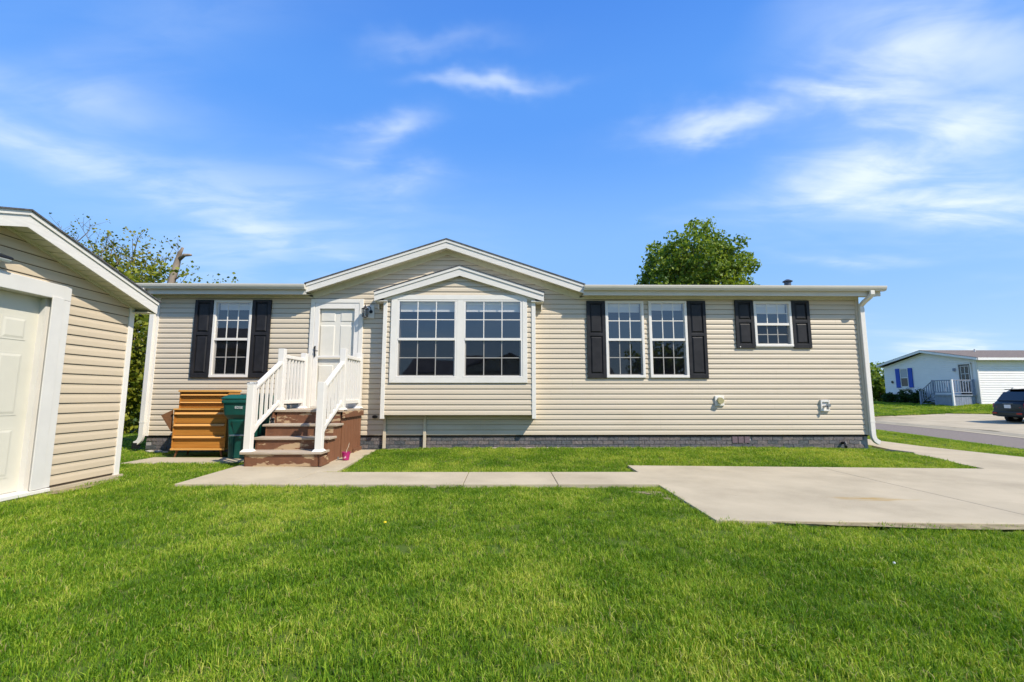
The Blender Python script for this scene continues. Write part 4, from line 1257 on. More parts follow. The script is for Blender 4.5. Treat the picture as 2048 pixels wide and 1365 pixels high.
# boarded side of the landing
b = MB(); b.box(X0 + .03, X1 - .03, 8.06, HY - .06, .08, .84); part(b, 'shade_filler', M['hollow_shade'], stp)  # solid near-black block in place of the shaded hollow under the deck
ny = 7; wv = (HY - .06 - 8.03) / ny
for k in range(ny):
    for xa, xb in ((X1 - .028, X1 - .008), (X0 + .008, X0 + .028)):
        b = MB(); b.box(xa, xb, 8.03 + k * wv + .004, 8.03 + (k + 1) * wv - .004, .075, .80); part(b, 'side_board', M['brown_solid'], stp)
for xa, xb in ((X1 - .005, X1 + .035), (X0 - .035, X0 + .005)):
    b = MB(); b.box(xa, xb, 8.005, HY - .05, .745, .847); part(b, 'rim_board', M['brown'], stp, bevel=.006)
    b = MB(); b.box(xa - .0, xb - .012, 8.62, HY - .06, .07, .15); part(b, 'base_board', M['brown'], stp, bevel=.004)
b = MB(); b.box(X1 - .01, X1 + .02, 7.12, 7.46, .06, .20); part(b, 'base_board', M['brown'], stp, bevel=.004)


def post(x, y, z0, z1, w=.105):
    b = MB(); b.box(x - w / 2, x + w / 2, y - w / 2, y + w / 2, z0 + .012, z1)
    p = part(b, 'post', M['vinyl'], stp, bevel=.006)
    b = MB(); f = .03
    b.prism([(x + a * (w / 2 + f), y + c * (w / 2 + f), z0 + .001) for a, c in ((-1, -1), (1, -1), (1, 1), (-1, 1))], [(x + a * (w / 2 + .004), y + c * (w / 2 + .004), z0 + .035) for a, c in ((-1, -1), (1, -1), (1, 1), (-1, 1))])
    part(b, 'post_base', M['vinyl'], p)
    return p


for sx_ in (-3.975, -2.885):
    a = post(sx_, 7.20, .277, 1.345); post(sx_, 8.10, .885, 1.962); post(sx_, 8.99, .885, 1.962)
    if sx_ < -3:
        b = MB(); b.box(sx_ - .0545, sx_ + .0545, 7.20 - .0545, 7.20 + .0545, 1.31, 1.347)
        part(b, 'torn_cap', mat('torn_sticker', (.22, .22, .22), .7, col2=(.75, .75, .74), vscale=30, fac=(.4, .6)), a)
    # sloping flight rail
    fl_ = lambda y, z0_, z1_: z0_ + (z1_ - z0_) * (y - 7.25) / .80
    hw = .028
    for (za, zb, h, w_, nm) in ((1.275, 1.735, .055, .036, 'top_rail'), (.625, 1.05, .07, .024, 'bottom_rail')):
        b = MB(); b.hexa([(sx_ - w_, 7.25, za - h), (sx_ + w_, 7.25, za - h), (sx_ + w_, 8.05, zb - h), (sx_ - w_, 8.05, zb - h), (sx_ - w_, 7.25, za), (sx_ + w_, 7.25, za), (sx_ + w_, 8.05, zb), (sx_ - w_, 8.05, zb)])
        part(b, nm, M['vinyl'], stp, bevel=.006)
    b = MB(); b.prism([(sx_ - .022, 7.25, .50), (sx_ - .022, 7.25, .64), (sx_ - .022, 7.42, .71), (sx_ - .022, 7.42, .64)], [(sx_ + .022, 7.25, .50), (sx_ + .022, 7.25, .64), (sx_ + .022, 7.42, .71), (sx_ + .022, 7.42, .64)])
    part(b, 'rail_bracket', M['vinyl'], stp)
    for k in range(5):
        y = 7.25 + .80 * (k + .75) / 5.5
        b = MB(); b.box(sx_ - .018, sx_ + .018, y - .018, y + .018, fl_(y, .625, 1.05) - .02, fl_(y, 1.275, 1.735) - .03); part(b, 'baluster', M['vinyl'], stp)
    b = MB(); b.box(sx_ - .034, sx_ + .034, 8.15, 8.94, 1.80, 1.862); part(b, 'top_rail', M['vinyl'], stp, bevel=.008)
    b = MB(); b.box(sx_ - .024, sx_ + .024, 8.15, 8.94, .985, 1.05); part(b, 'bottom_rail', M['vinyl'], stp, bevel=.006)
    for k in range(6):
        y = 8.15 + .79 * (k + .65) / 6.3
        b = MB(); b.box(sx_ - .018, sx_ + .018, y - .018, y + .018, 1.04, 1.81); part(b, 'baluster', M['vinyl'], stp)

# ================================================================= THINGS BY THE STEPS
# chest of drawers
CHX0, CHX1, CY = -5.98, -5.03, 8.33
ch = empty('chest_of_drawers', ((CHX0 + CHX1) / 2, CY + .2, .05))
tag(ch, 'orange wood chest of drawers with splayed legs standing against the house', 'chest of drawers')
zz = lambda py: at(395, py, Y=CY).z
b = MB()
b.box(CHX0, CHX0 + .022, CY + .02, CY + .42, zz(899), zz(819)); b.box(CHX1 - .022, CHX1, CY + .02, CY + .42, zz(899), zz(819))
b.box(CHX0 + .02, CHX1 - .02, CY + .06, CY + .42, zz(899), zz(819))
b.box(CHX0 + .055, CHX0 + .077, CY + .05, CY + .40, zz(819), zz(783)); b.box(CHX1 - .027, CHX1 - .005, CY + .05, CY + .40, zz(819), zz(783)); b.box(CHX0 + .077, CHX1 - .027, CY + .09, CY + .40, zz(819), zz(783))
part(b, 'carcass', M['oak'], ch)
b = MB(); b.box(CHX0 + .045, CHX1 + .005, CY + .02, CY + .42, zz(784.5), zz(780.5)); part(b, 'top_board', M['oak_light'], ch, bevel=.004)
b = MB(); b.box(CHX0 - .005, CHX1 + .005, CY - .0, CY + .43, zz(820.5), zz(817.5)); part(b, 'ledge_board', M['oak_light'], ch, bevel=.003)
b = MB(); b.box(CHX0 - .005, CHX1 + .003, CY + .0, CY + .42, zz(901), zz(897.5)); part(b, 'base_board', M['oak_light'], ch, bevel=.003)
for (pt, pb, dx) in ((789, 803, .077), (804, 816.5, .077), (825, 847, .022), (848.5, 871.5, .022), (872.5, 897, .022)):
    xa, xb = CHX0 + dx + .003, CHX1 - (.03 if dx > .05 else .025)
    off = .03 if dx > .05 else .0
    zt, zb = zz(pt), zz(pb)
    d_ = MB()
    # front face leans: its top edge stands forward as a finger lip
    d_.hexa([(xa, CY + .036 + off, zb + .002), (xb, CY + .036 + off, zb + .002), (xb, CY + .09 + off, zb + .002), (xa, CY + .09 + off, zb + .002),
             (xa, CY + .038 + off, zt - .03), (xb, CY + .038 + off, zt - .03), (xb, CY + .09 + off, zt - .03), (xa, CY + .09 + off, zt - .03)])
    dw = part(d_, 'drawer', M['oak'], ch)
    l_ = MB(); hh = .018 if dx > .05 else .034
    l_.hexa([(xa, CY - .006 + off, zt - hh - .004), (xb, CY - .006 + off, zt - hh - .004), (xb, CY + .06 + off, zt - hh), (xa, CY + .06 + off, zt - hh), (xa, CY + .016 + off, zt), (xb, CY + .016 + off, zt), (xb, CY + .06 + off, zt), (xa, CY + .06 + off, zt)])
    part(l_, 'drawer_lip', M['oak_light'], dw, bevel=.003)
for (x, y, sx_, sy_) in ((CHX0 + .09, CY + .06, -1, -1), (CHX1 - .09, CY + .06, 1, -1), (CHX0 + .09, CY + .36, -1, 1), (CHX1 - .09, CY + .36, 1, 1)):
    b = MB(); b.tube([(x, y, zz(900)), (x + sx_ * .035, y + sy_ * .015, .036)], [.026, .013], 10); part(b, 'leg', M['oak_dark'], ch)
# fallen side leaf sticking out on the left
p1, p2, p3 = at(344, 821, Y=CY + .08), at(322, 831, Y=CY - .02), at(342, 864, Y=CY + .08)
b = MB(); b.prism([p1, p2, p3], [p1 + Vector((.004, .03, .0)), p2 + Vector((.004, .03, 0)), p3 + Vector((.004, .03, 0))]); part(b, 'side_leaf', M['oak_dark'], ch)

# wheeled refuse bin
BX, BYY = -4.66, 8.42
bn = empty('wheeled_bin', (BX, BYY, .04))
tag(bn, 'dark green wheeled refuse bin squeezed between the chest and the steps', 'refuse bin')


def rr(w, d, z, r, n=5, cx=BX, cy=BYY):
    pts = []
    for (sx_, sy_, a0) in ((1, -1, -90), (1, 1, 0), (-1, 1, 90), (-1, -1, 180)):
        for k in range(n + 1):
            a = R(a0 + 90 * k / n)
            pts.append((cx + sx_ * (w / 2 - r) + r * math.cos(a), cy + sy_ * (d / 2 - r) + r * math.sin(a), z))
    return pts


def loft(mb, rings, cap=True):
    n = len(rings[0]); vs = [p for r_ in rings for p in r_]
    fs = [(i * n + k, i * n + (k + 1) % n, (i + 1) * n + (k + 1) % n, (i + 1) * n + k) for i in range(len(rings) - 1) for k in range(n)]
    if cap: fs += [tuple(range(n))[::-1], tuple(range(len(vs) - n, len(vs)))]
    mb.add(vs, fs)


b = MB(); loft(b, [rr(.44, .48, .04, .05), rr(.47, .52, .40, .06), rr(.50, .56, .72, .06), rr(.59, .66, .80, .07), rr(.62, .70, 1.0, .07)])
part(b, 'body', M['bin'], bn, smooth=False, bevel=.008)
b = MB(); loft(b, [rr(.655, .735, 1.0, .07), rr(.67, .75, 1.03, .08), rr(.66, .74, 1.06, .08)]); part(b, 'rim', M['bin_lid'], bn)
b = MB(); loft(b, [rr(.67, .76, 1.062, .08), rr(.675, .765, 1.09, .08), rr(.60, .68, 1.135, .12), rr(.50, .56, 1.15, .12)]); part(b, 'lid', M['bin_lid'], bn, bevel=.006)
b = MB(); yfb = BYY - .30
b.hexa([(BX - .11, yfb + .03, .46), (BX + .11, yfb + .03, .46), (BX + .11, yfb + .10, .46), (BX - .11, yfb + .10, .46), (BX - .15, yfb - .01, .70), (BX + .15, yfb - .01, .70), (BX + .15, yfb + .06, .70), (BX - .15, yfb + .06, .70)])
part(b, 'front_boss', M['bin'], bn, bevel=.015)
b = MB(); b.tube([(BX - .16, yfb - .005, .44), (BX + .16, yfb - .005, .44)], .013, 8); part(b, 'lift_bar', M['steel'], bn)
b = MB()
for sx_ in (-1, 1): b.hexa([(BX + sx_ * .13 - .03, yfb + .045, .06), (BX + sx_ * .13 + .03, yfb + .045, .06), (BX + sx_ * .13 + .03, yfb + .12, .06), (BX + sx_ * .13 - .03, yfb + .12, .06), (BX + sx_ * .13 - .03, yfb + .02, .42), (BX + sx_ * .13 + .03, yfb + .02, .42), (BX + sx_ * .13 + .03, yfb + .10, .42), (BX + sx_ * .13 - .03, yfb + .10, .42)])
part(b, 'ribs', M['bin'], bn, bevel=.01)
for sx_ in (-1, 1):
    b = MB(); b.lathe([(.10, -.025), (.125, -.02), (.125, .02), (.10, .025)], (BX + sx_ * .26, BYY + .24, .165), 18, 'x'); part(b, 'wheel', M['rubber'], bn)
cu = bpy.data.curves.new('print', 'FONT'); cu.body = 'EDSE'; cu.size = .062; cu.extrude = .001; cu.space_character = 1.05
tmp = bpy.data.objects.new('print', cu); COL.objects.link(tmp)
me = bpy.data.meshes.new_from_object(tmp.evaluated_get(bpy.context.evaluated_depsgraph_get()))
bpy.data.objects.remove(tmp); me.materials.clear(); me.materials.append(M['plate'])
o = bpy.data.objects.new('lettering', me); COL.objects.link(o)
o.location = (BX - .075, BYY - .352, .905); o.rotation_euler = (R(93), 0, 0); put(o, bn)

# pot with a dry stem
pt = empty('flower_pot', (-2.66, 7.77, .06))
tag(pt, 'small pink patterned flower pot beside the brown steps', 'flower pot')
b = MB(); b.lathe([(.05, .068), (.068, .185), (.071, .19), (.071, .198), (.064, .198), (.062, .175)], (-2.66, 7.77, 0), 20); part(b, 'pot', M['pink'], pt, smooth=False)
b = MB(); b.tube([(-2.665, 7.77, .15), (-2.65, 7.765, .23), (-2.625, 7.76, .28), (-2.61, 7.755, .345)], [.009, .006, .006, .004], 6); part(b, 'dry_stem', M['straw'], pt)
b = MB(); b.lathe([(.060, .172), (.045, .18)], (-2.66, 7.77, 0), 14); part(b, 'potting_soil', M['dirt'], pt)
b = MB(); b.tube([(-2.78, 7.73, .085), (-2.775, 7.735, .125)], .014, 8); tag(b.build('metal_stub', M['steel']), 'tiny grey metal stub at the foot of the steps', 'pipe stub')

# ================================================================= TREES
def leaf_cloud(name, pts, size, material, parent, rng, spread=.5, per=10, flat=.3, drop=0.0):
    """leaves round twig ends: pts of (position, radius)"""
    cnt = np.array([p[2] if len(p) > 2 else per for p in pts]); n = int(cnt.sum())
    P0 = np.array([p[0] for p in pts], dtype=np.float64).repeat(cnt, 0)
    Rd = np.array([p[1] for p in pts]).repeat(cnt)[:, None]
    off = rng.normal(0, 1, (n, 3)); off /= np.linalg.norm(off, axis=1)[:, None] + 1e-6
    C = P0 + off * Rd * rng.uniform(.15, 1, (n, 1)) ** .6
    C[:, 2] -= drop * rng.uniform(0, 1, n)
    nrm = rng.normal(0, 1, (n, 3)) + np.array([0, 0, flat]); nrm /= np.linalg.norm(nrm, axis=1)[:, None]
    t = np.cross(nrm, rng.normal(0, 1, (n, 3))); t /= np.linalg.norm(t, axis=1)[:, None] + 1e-9
    b_ = np.cross(nrm, t)
    s = size * rng.uniform(.6, 1.25, (n, 1))
    w = .42
    V = np.empty((n, 5, 3))
    V[:, 0] = C - t * s * .5
    V[:, 1] = C - b_ * s * w + nrm * s * .10
    V[:, 2] = C + t * s * .55
    V[:, 3] = C + b_ * s * w + nrm * s * .10
    V[:, 4] = C
    vs = V.reshape(-1, 3)
    idx = np.arange(n)[:, None] * 5
    tri = np.concatenate([idx + np.array([0, 1, 4]), idx + np.array([1, 2, 4]), idx + np.array([2, 3, 4]), idx + np.array([3, 0, 4])], 1).reshape(-1, 3)
    me = bpy.data.meshes.new(name)
    me.vertices.add(len(vs)); me.vertices.foreach_set('co', vs.ravel())
    me.loops.add(tri.size); me.loops.foreach_set('vertex_index', tri.ravel().astype(np.int32))
    me.polygons.add(len(tri)); me.polygons.foreach_set('loop_start', np.arange(0, tri.size, 3, dtype=np.int32))
    a = me.attributes.new('shade', 'FLOAT', 'POINT'); a.data.foreach_set('value', rng.uniform(0, 1, n).repeat(5).astype(np.float32))
    me.update(calc_edges=True); me.materials.append(material)
    o = bpy.data.objects.new(name, me); COL.objects.link(o)
    return put(o, parent)


def grow(seed, base, height, trunk_r, levels=4, first=.3, spread=.75, up=.35, kids=(3, 4), shrink=.72, lean=(0, 0), limb_len=.34):
    rs = random.Random(seed)
    segs, tips = [], []

    def branch(p, d, length, r, lev):
        n = 3
        pts, rads = [p.copy()], [r]
        for i in range(n):
            d = (d + Vector((rs.uniform(-.18, .18), rs.uniform(-.18, .18), rs.uniform(-.05, .16)))).normalized()
            p = p + d * length / n
            pts.append(p.copy()); rads.append(r * (1 - .35 * (i + 1) / n))
        segs.append((pts, rads, lev))
        if lev >= levels:
            tips.append((p.copy(), length)); tips.append((pts[-2].copy(), length)); return
        for k in range(rs.randint(*kids)):
            a = rs.uniform(0, 2 * math.pi)
            side = Vector((math.cos(a), math.sin(a), 0))
            nd = (d * (1 - spread * .55) + side * spread * rs.uniform(.55, 1.1) + Vector((0, 0, up * rs.uniform(.2, 1)))).normalized()
            q = pts[-1] if k < 2 else pts[2].lerp(pts[3], rs.random())
            branch(q, nd, length * shrink * rs.uniform(.75, 1.15), rads[-1] * .62, lev + 1)
    base = Vector(base)
    n = 7; pts, rads = [base], [trunk_r]
    p = base.copy()
    for i in range(n):
        p = p + Vector((lean[0] / n + rs.uniform(-.06, .06), lean[1] / n + rs.uniform(-.06, .06), height * .62 / n)); pts.append(p.copy()); rads.append(trunk_r * (1 - .75 * (i + 1) / n))
    segs.append((pts, rads, 0))
    for i in range(2, n + 1):
        t = i / n
        if t < first: continue
        for k in range(3 if i < n else 4):
            a = rs.uniform(0, 2 * math.pi)
            nd = Vector((math.cos(a) * spread, math.sin(a) * spread, up + .45 * t)).normalized()
            branch(pts[i], nd, height * limb_len * (1.15 - .45 * t) * rs.uniform(.8, 1.1), rads[i] * .5, 2)
    return segs, tips


def make_tree(name, label, cat, seed, base, height, trunk_r, leaf, leaf_size, per=10, tip_r=.45, group=None, max_lev=9, **kw):
    segs, tips = grow(seed, base, height, trunk_r, **kw)
    t = empty(name, base); tag(t, label, cat, group)
    b = MB()
    for pts, rads, lev in segs:
        if lev <= max_lev: b.tube(pts, rads, 7 if lev == 0 else 5, cap=False)
    part(b, 'trunk', M['bark'], t, fix=False, smooth=True)
    rng = np.random.default_rng(seed)
    leaf_cloud('crown', [(tuple(p), max(.12, tip_r * ln)) for p, ln in tips], leaf_size, leaf, t, rng, per=per)
    return t


def crown_tree(name, label, cat, seed, base, trunk_h, trunk_r, centre, radii, clusters, leaf, leaf_size, per, cl_r=.5, group=None,
               twig=0, lumps=.25, low=-1.0, bark=None, surf=.5):
    """a trunk, limbs that reach into an uneven crown volume, and leaf clusters round the limb ends"""
    rs = random.Random(seed)
    base, centre = Vector(base), Vector(centre)
    t = empty(name, base); tag(t, label, cat, group)
    b = MB()
    top = Vector((centre.x, centre.y, base.z + trunk_h))
    pts = [base.lerp(top, i / 6) + Vector((rs.uniform(-.08, .08), rs.uniform(-.08, .08), 0)) * (0 if i == 0 else 1) for i in range(7)]
    b.tube(pts, [trunk_r * (1 - .7 * i / 6) for i in range(7)], 8, cap=False)
    cl = []
    while len(cl) < clusters:
        d = Vector((rs.gauss(0, 1), rs.gauss(0, 1), rs.gauss(0, 1))).normalized()
        if d.z < low: continue
        k = 1 + lumps * (mnoise.noise(d * 2.1 + Vector((seed, 0, 0))) + .6 * mnoise.noise(d * 4.7 + Vector((0, seed, 0))))
        r_ = rs.random() ** surf * k
        cl.append(centre + Vector((d.x * radii[0], d.y * radii[1], d.z * radii[2])) * r_)
    for i, c in enumerate(cl):
        if i % 3 == 0:
            a = pts[rs.randint(3, 6)]
            m1 = a.lerp(c, .5) + Vector((rs.uniform(-.2, .2), rs.uniform(-.2, .2), -.15 * radii[2] * .3))
            b.tube([a, m1, c], [trunk_r * .22, trunk_r * .12, .008], 5, cap=False)
    rng = np.random.default_rng(seed)
    spots = [(tuple(c), cl_r * rs.uniform(.7, 1.3)) for c in cl]
    for i in range(twig):                       # bare shoots above the crown with few leaves
        c = cl[rs.randrange(len(cl))]
        if c.z < centre.z + .2 * radii[2]: continue
        d = Vector((rs.uniform(-.5, .5), rs.uniform(-.3, .3), 1)).normalized(); ln = rs.uniform(.5, 1.25)
        q = [c, c + d * ln * .5 + Vector((rs.uniform(-.1, .1), 0, 0)), c + d * ln]
        b.tube(q, [.02, .014, .005], 5, cap=False)
        for k in range(5):
            p = q[1].lerp(q[2], rs.random()); e = p + Vector((rs.uniform(-.5, .5), rs.uniform(-.3, .3), rs.uniform(.1, .5)))
            b.tube([p, e], [.008, .003], 4, cap=False)
            spots.append((tuple(e), .14, 3))
    part(b, 'trunk', bark or M['bark'], t, fix=False, smooth=True)
    leaf_cloud('crown', spots, leaf_size, leaf, t, rng, per=per)
    return t


crown_tree('maple_tree', 'round leafy green maple rising behind the roof', 'tree', 3, (9.5, 22.0, -.1), 6.5, .22, (9.35, 22.0, 5.7), (2.85, 2.8, 3.75), 760, M['leaf'], .16, 40, cl_r=.40, lumps=.26, low=-.35, surf=.40)
crown_tree('bushy_tree', 'dense yellow green bushy tree between the shed and the house corner', 'tree', 5, (-11.2, 13.6, 0), 4.2, .14, (-11.7, 13.6, 2.2), (2.1, 1.5, 2.7), 340, M['leaf_hedge'], .13, 48, cl_r=.42, lumps=.5, surf=.5)
crown_tree('young_tree', 'thin yellow green tree with open twigs above the shed roof', 'tree', 8, (-14.6, 16.5, 0), 5.0, .13, (-14.0, 16.5, 5.0), (1.9, 1.4, 1.6), 200, M['leaf_spring'], .11, 26, cl_r=.5, lumps=.6, twig=46)
crown_tree('sparse_tree', 'nearly bare twiggy tree peeking over the shed ridge', 'tree', 12, (-17.6, 17.5, 0), 6.0, .12, (-17.0, 17.5, 5.9), (1.6, 1.3, 1.4), 70, M['leaf_spring'], .09, 4, cl_r=.55, lumps=.5, twig=60)
crown_tree('low_tree', 'small leafy treetop just over the eave beside the dead snag', 'tree', 21, (-11.4, 17.5, 0), 4.2, .10, (-11.6, 17.5, 4.3), (1.0, 1.0, 1.35), 46, M['leaf_hedge'], .13, 9, cl_r=.34, lumps=.6)
crown_tree('hedge_tree', 'dense green tree at the far end of the white house', 'tree', 31, (34.6, 41.5, .4), 2.2, .16, (34.4, 41.5, 1.9), (2.6, 2.2, 2.1), 150, M['leaf'], .24, 40, cl_r=.6, lumps=.3)
# far trees behind the left of the house
dead = empty('dead_tree', (-11.9, 15.6, 0))
tag(dead, 'broken grey dead tree trunk with a forked top above the eave', 'dead tree')
d0, d1, d2, d3, d4 = at(335, 600, Y=15.6), at(344, 562, Y=15.6), at(354, 530, Y=15.6), at(360, 508, Y=15.6), at(366, 496, Y=15.6)
b = MB()
b.tube([(d0.x - .3, 15.6, 0), (d0.x - .1, 15.6, 2.5), d0, d1, d2, d3 + Vector((-.02, 0, 0)), d4], [.24, .20, .135, .115, .095, .08, .045], 9)
f1, f2, f3 = at(358, 520, Y=15.6), at(368, 511, Y=15.5), at(381, 509, Y=15.4)
b.tube([f1, f2, f3], [.07, .06, .045], 7)
g1, g2, g3 = at(350, 560, Y=15.6), at(360, 552, Y=15.55), at(373, 543, Y=15.5)
b.tube([g1, g2, g3], [.03, .02, .008], 5)
b.v = [(x + .05 * mnoise.noise(Vector((x * 6, y * 6, z * 3))), y, z + .05 * mnoise.noise(Vector((x * 5, z * 5, 2)))) for x, y, z in b.v]
part(b, 'trunk', M['deadwood'], dead, smooth=True)

# ================================================================= ACROSS THE ROAD
nh = empty('white_house', (NX + 6, 32.5, .4))
tag(nh, 'white sided house with blue shutters and brown roof across the road', 'house')
NY0, NY1, NZ0, NZ1 = 28.75, 36.0, .60, 3.36
NA = 32.35
b = MB(); b.box(NX + .05, NX + 22, NY0 + .05, NY1 - .05, .25, NZ1 - .02)
b.prism([(NX + .05, NY0 + .05, NZ1 - .02), (NX + .05, NY1 - .05, NZ1 - .02), (NX + .05, NA, 4.20)], [(NX + 22, NY0 + .05, NZ1 - .02), (NX + 22, NY1 - .05, NZ1 - .02), (NX + 22, NA, 4.20)])
part(b, 'wall', M['white_siding'], nh)
nsl = .235
siding(nh, M['white_siding'], NY0, NY1, NZ0, 4.12, .15, [], lambda z: NY0 if z < 3.34 else max(NY0, NA - (4.19 - z) / nsl), lambda z: NY1 if z < 3.34 else min(NY1, NA + (4.19 - z) / nsl), lambda a, d, z: (NX + .05 - d * 1.2, a, z), None)
siding(nh, M['white_siding'], NX + .05, NX + 12, NZ0 - .05, NZ1, .15, [], lambda z: -99, lambda z: 99, lambda a, d, z: (a, NY0 + .05 - d * 1.2, z), None)
for s in (-1, 1):
    ye = NA + s * (NA - NY0 + .35); zr_ = 4.31; ze = 3.47
    b = MB(); b.prism([(NX - .30, NA, zr_), (NX - .30, ye, ze), (NX - .30, ye, ze + .05), (NX - .30, NA, zr_ + .05)], [(NX + 23, NA, zr_), (NX + 23, ye, ze), (NX + 23, ye, ze + .05), (NX + 23, NA, zr_ + .05)]); part(b, 'roof', M['brown_roof'], nh)
    b = MB(); b.prism([(NX - .31, NA, zr_ + .02), (NX - .31, ye, ze + .02), (NX - .31, ye, ze - .13), (NX - .31, NA, zr_ - .13)], [(NX - .26, NA, zr_ + .02), (NX - .26, ye, ze + .02), (NX - .26, ye, ze - .13), (NX - .26, NA, zr_ - .13)]); part(b, 'rake_fascia', M['white_siding'], nh)
    b = MB(); b.box(NX - .25, NX + 23, min(ye, ye + s * .03), max(ye, ye + s * .03), ze - .13, ze + .03); part(b, 'eave_fascia', M['white_siding'], nh)
    b = MB(); b.box(NX - .25, NX + 23, min(ye - s * .002, ye - s * .36), max(ye - s * .002, ye - s * .36), ze - .12, ze - .10); part(b, 'soffit', M['white_siding'], nh)
b = MB(); b.box(NX + .0, NX + .06, NY0 - .02, NY0 + .12, NZ0 - .05, NZ1); part(b, 'corner_trim', M['vinyl'], nh)
b = MB(); b.box(NX + .06, NX + .10, NY1 - .12, NY1, NZ0 - .05, NZ1); part(b, 'corner_trim', M['white_siding'], nh)
b = MB(); b.box(NX + .03, NX + .06, NY0 + .1, NY1, .22, NZ0); b.box(NX + .03, NX + 22, NY0 + .06, NY0 + .09, .1, NZ0 - .04); part(b, 'brick_skirting', M['red_brick'], nh)


def nb_window(y0, y1, z0, z1, blind=.5):
    w = sub_empty('window', nh, (NX, (y0 + y1) / 2, z0))
    x = NX + .02
    b = MB(); f = .06
    b.box(x - .04, x + .02, y0, y0 + f, z0, z1); b.box(x - .04, x + .02, y1 - f, y1, z0, z1); b.box(x - .04, x + .02, y0 + f, y1 - f, z0, z0 + f); b.box(x - .04, x + .02, y0 + f, y1 - f, z1 - f, z1); b.box(x - .04, x + .02, y0 + f, y1 - f, (z0 + z1) / 2 - .03, (z0 + z1) / 2 + .03)
    part(b, 'frame', M['vinyl'], w)
    for a, c in ((z0 + f, (z0 + z1) / 2 - .03), ((z0 + z1) / 2 + .03, z1 - f)):
        b = MB(); b.box(x - .012, x, y0 + f, y1 - f, a, c); part(b, 'pane', M['car_glass'] if a < 2 else mat('pale_pane', (.35, .37, .40), .2), w)


nb_window(33.80, 34.48, 1.72, 3.12)
for y0, y1 in ((33.44, 33.77), (34.51, 34.88)):
    b = MB(); b.box(NX - .03, NX + .02, y0, y1, 1.68, 3.13); part(b, 'shutter', M['blue'], nh)
dr = sub_empty('door', nh, (NX, 29.5, 1.2))
b = MB(); b.box(NX - .03, NX + .02, 29.10, 29.18, 1.15, 3.22); b.box(NX - .03, NX + .02, 29.92, 30.0, 1.15, 3.22); b.box(NX - .035, NX + .02, 29.10, 30.0, 3.14, 3.22); part(b, 'door_frame', M['vinyl'], dr)
b = MB(); b.box(NX - .01, NX + .02, 29.18, 29.92, 1.15, 3.14); part(b, 'door_leaf', M['car_glass'], dr)
for k in range(3):
    b = MB(); b.box(NX - .025, NX - .01, 29.25 + k * .26, 29.28 + k * .26, 1.98, 3.05); part(b, 'muntin', M['vinyl'], dr)
for k in range(3):
    b = MB(); b.box(NX - .024, NX - .011, 29.28, 29.77, 2.0 + k * .5, 2.03 + k * .5); part(b, 'muntin', M['vinyl'], dr)
b = MB(); b.box(NX - .06, NX + .0, 30.16, 30.30, 2.72, 2.92); part(b, 'wall_lamp', M['grey_paint'], nh)
b = MB(); b.lathe([(.10, 0), (.10, .03)], (NX - .02, 35.25, 2.12), 12, 'x'); part(b, 'oval_sign', M['black'], nh)
b = MB(); b.box(NX - .16, NX + .0, 33.8, 34.5, 1.56, 1.64); part(b, 'window_box', M['white_siding'], nh)
b = MB(); b.lathe([(.10, 4.05), (.10, 4.42), (.2, 4.42), (.2, 4.48), (.12, 4.52), (.16, 4.56), (.06, 4.62)], (37.5, 31.2, 0), 12); part(b, 'flue', M['steel'], nh)
b = MB(); b.tube([(33.3, 31.5, 4.0), (33.3, 31.5, 4.36)], .05, 8); part(b, 'vent_pipe', M['vinyl'], nh)
# cross gable further along the roof
b = MB(); gx0 = 37.6; b.prism([(gx0, 27.9, 3.52), (gx0 + 2.4, 27.9, 4.25), (gx0 + 4.8, 27.9, 3.52)], [(gx0, NA, 3.52), (gx0 + 2.4, NA, 4.25), (gx0 + 4.8, NA, 3.52)]); part(b, 'cross_gable', M['white_siding'], nh)

# grey painted steps at its door
ns = empty('wooden_steps', (29.3, 29.6, .45))
tag(ns, 'grey painted wooden porch steps at the door of the white house', 'steps')
PX0, PX1, PY0, PY1, PZ = 28.85, NX - .05, 28.95, 30.35, 1.15
b = MB(); b.box(PX0, PX1, PY0, PY1, PZ - .08, PZ); part(b, 'deck', M['grey_paint'], ns)
for k in range(9):
    w = (PY1 - PY0 - .1) / 9
    b = MB(); b.box(PX0 + .05, PX0 + .08, PY0 + .05 + k * w + .006, PY0 + .05 + (k + 1) * w - .006, .30, PZ - .08); part(b, 'side_board', M['grey_paint'], ns)
for k in range(9):
    w = (PX1 - PX0 - .1) / 9
    b = MB(); b.box(PX0 + .09 + k * w + .006, PX0 + .09 + (k + 1) * w - .006, PY0 + .05, PY0 + .08, .30, PZ - .08); part(b, 'side_board', M['grey_paint'], ns)
for (x, y, z0, z1) in ((PX0 + .04, PY0 + .04, .3, PZ + .98), (PX0 + .04, PY1 - .04, PZ, PZ + .98), (PX1 - .05, PY0 + .04, PZ, PZ + .98), (PX0 + .04, PY1 + .95, .40, 1.40)):
    b = MB(); b.box(x - .045, x + .045, y - .045, y + .045, z0, z1); part(b, 'post', M['white_siding'] if (x < PX0 + .1 and y < PY0 + .1) else M['grey_paint'], ns)
for (p, q) in (((PX0 + .04, PY0 + .04), (PX0 + .04, PY1 - .04)), ((PX0 + .04, PY0 + .04), (PX1 - .05, PY0 + .04))):
    for z in (PZ + .14, PZ + .93):
        b = MB(); b.box(min(p[0], q[0]) - .03, max(p[0], q[0]) + .03, min(p[1], q[1]) - .03, max(p[1], q[1]) + .03, z - .03, z + .03); part(b, 'rail', M['grey_paint'], ns)
    for k in range(1, 8):
        t = k / 8; x, y = p[0] + (q[0] - p[0]) * t, p[1] + (q[1] - p[1]) * t
        b = MB(); b.box(x - .022, x + .022, y - .022, y + .022, PZ + .14, PZ + .92); part(b, 'baluster', M['grey_paint'], ns)
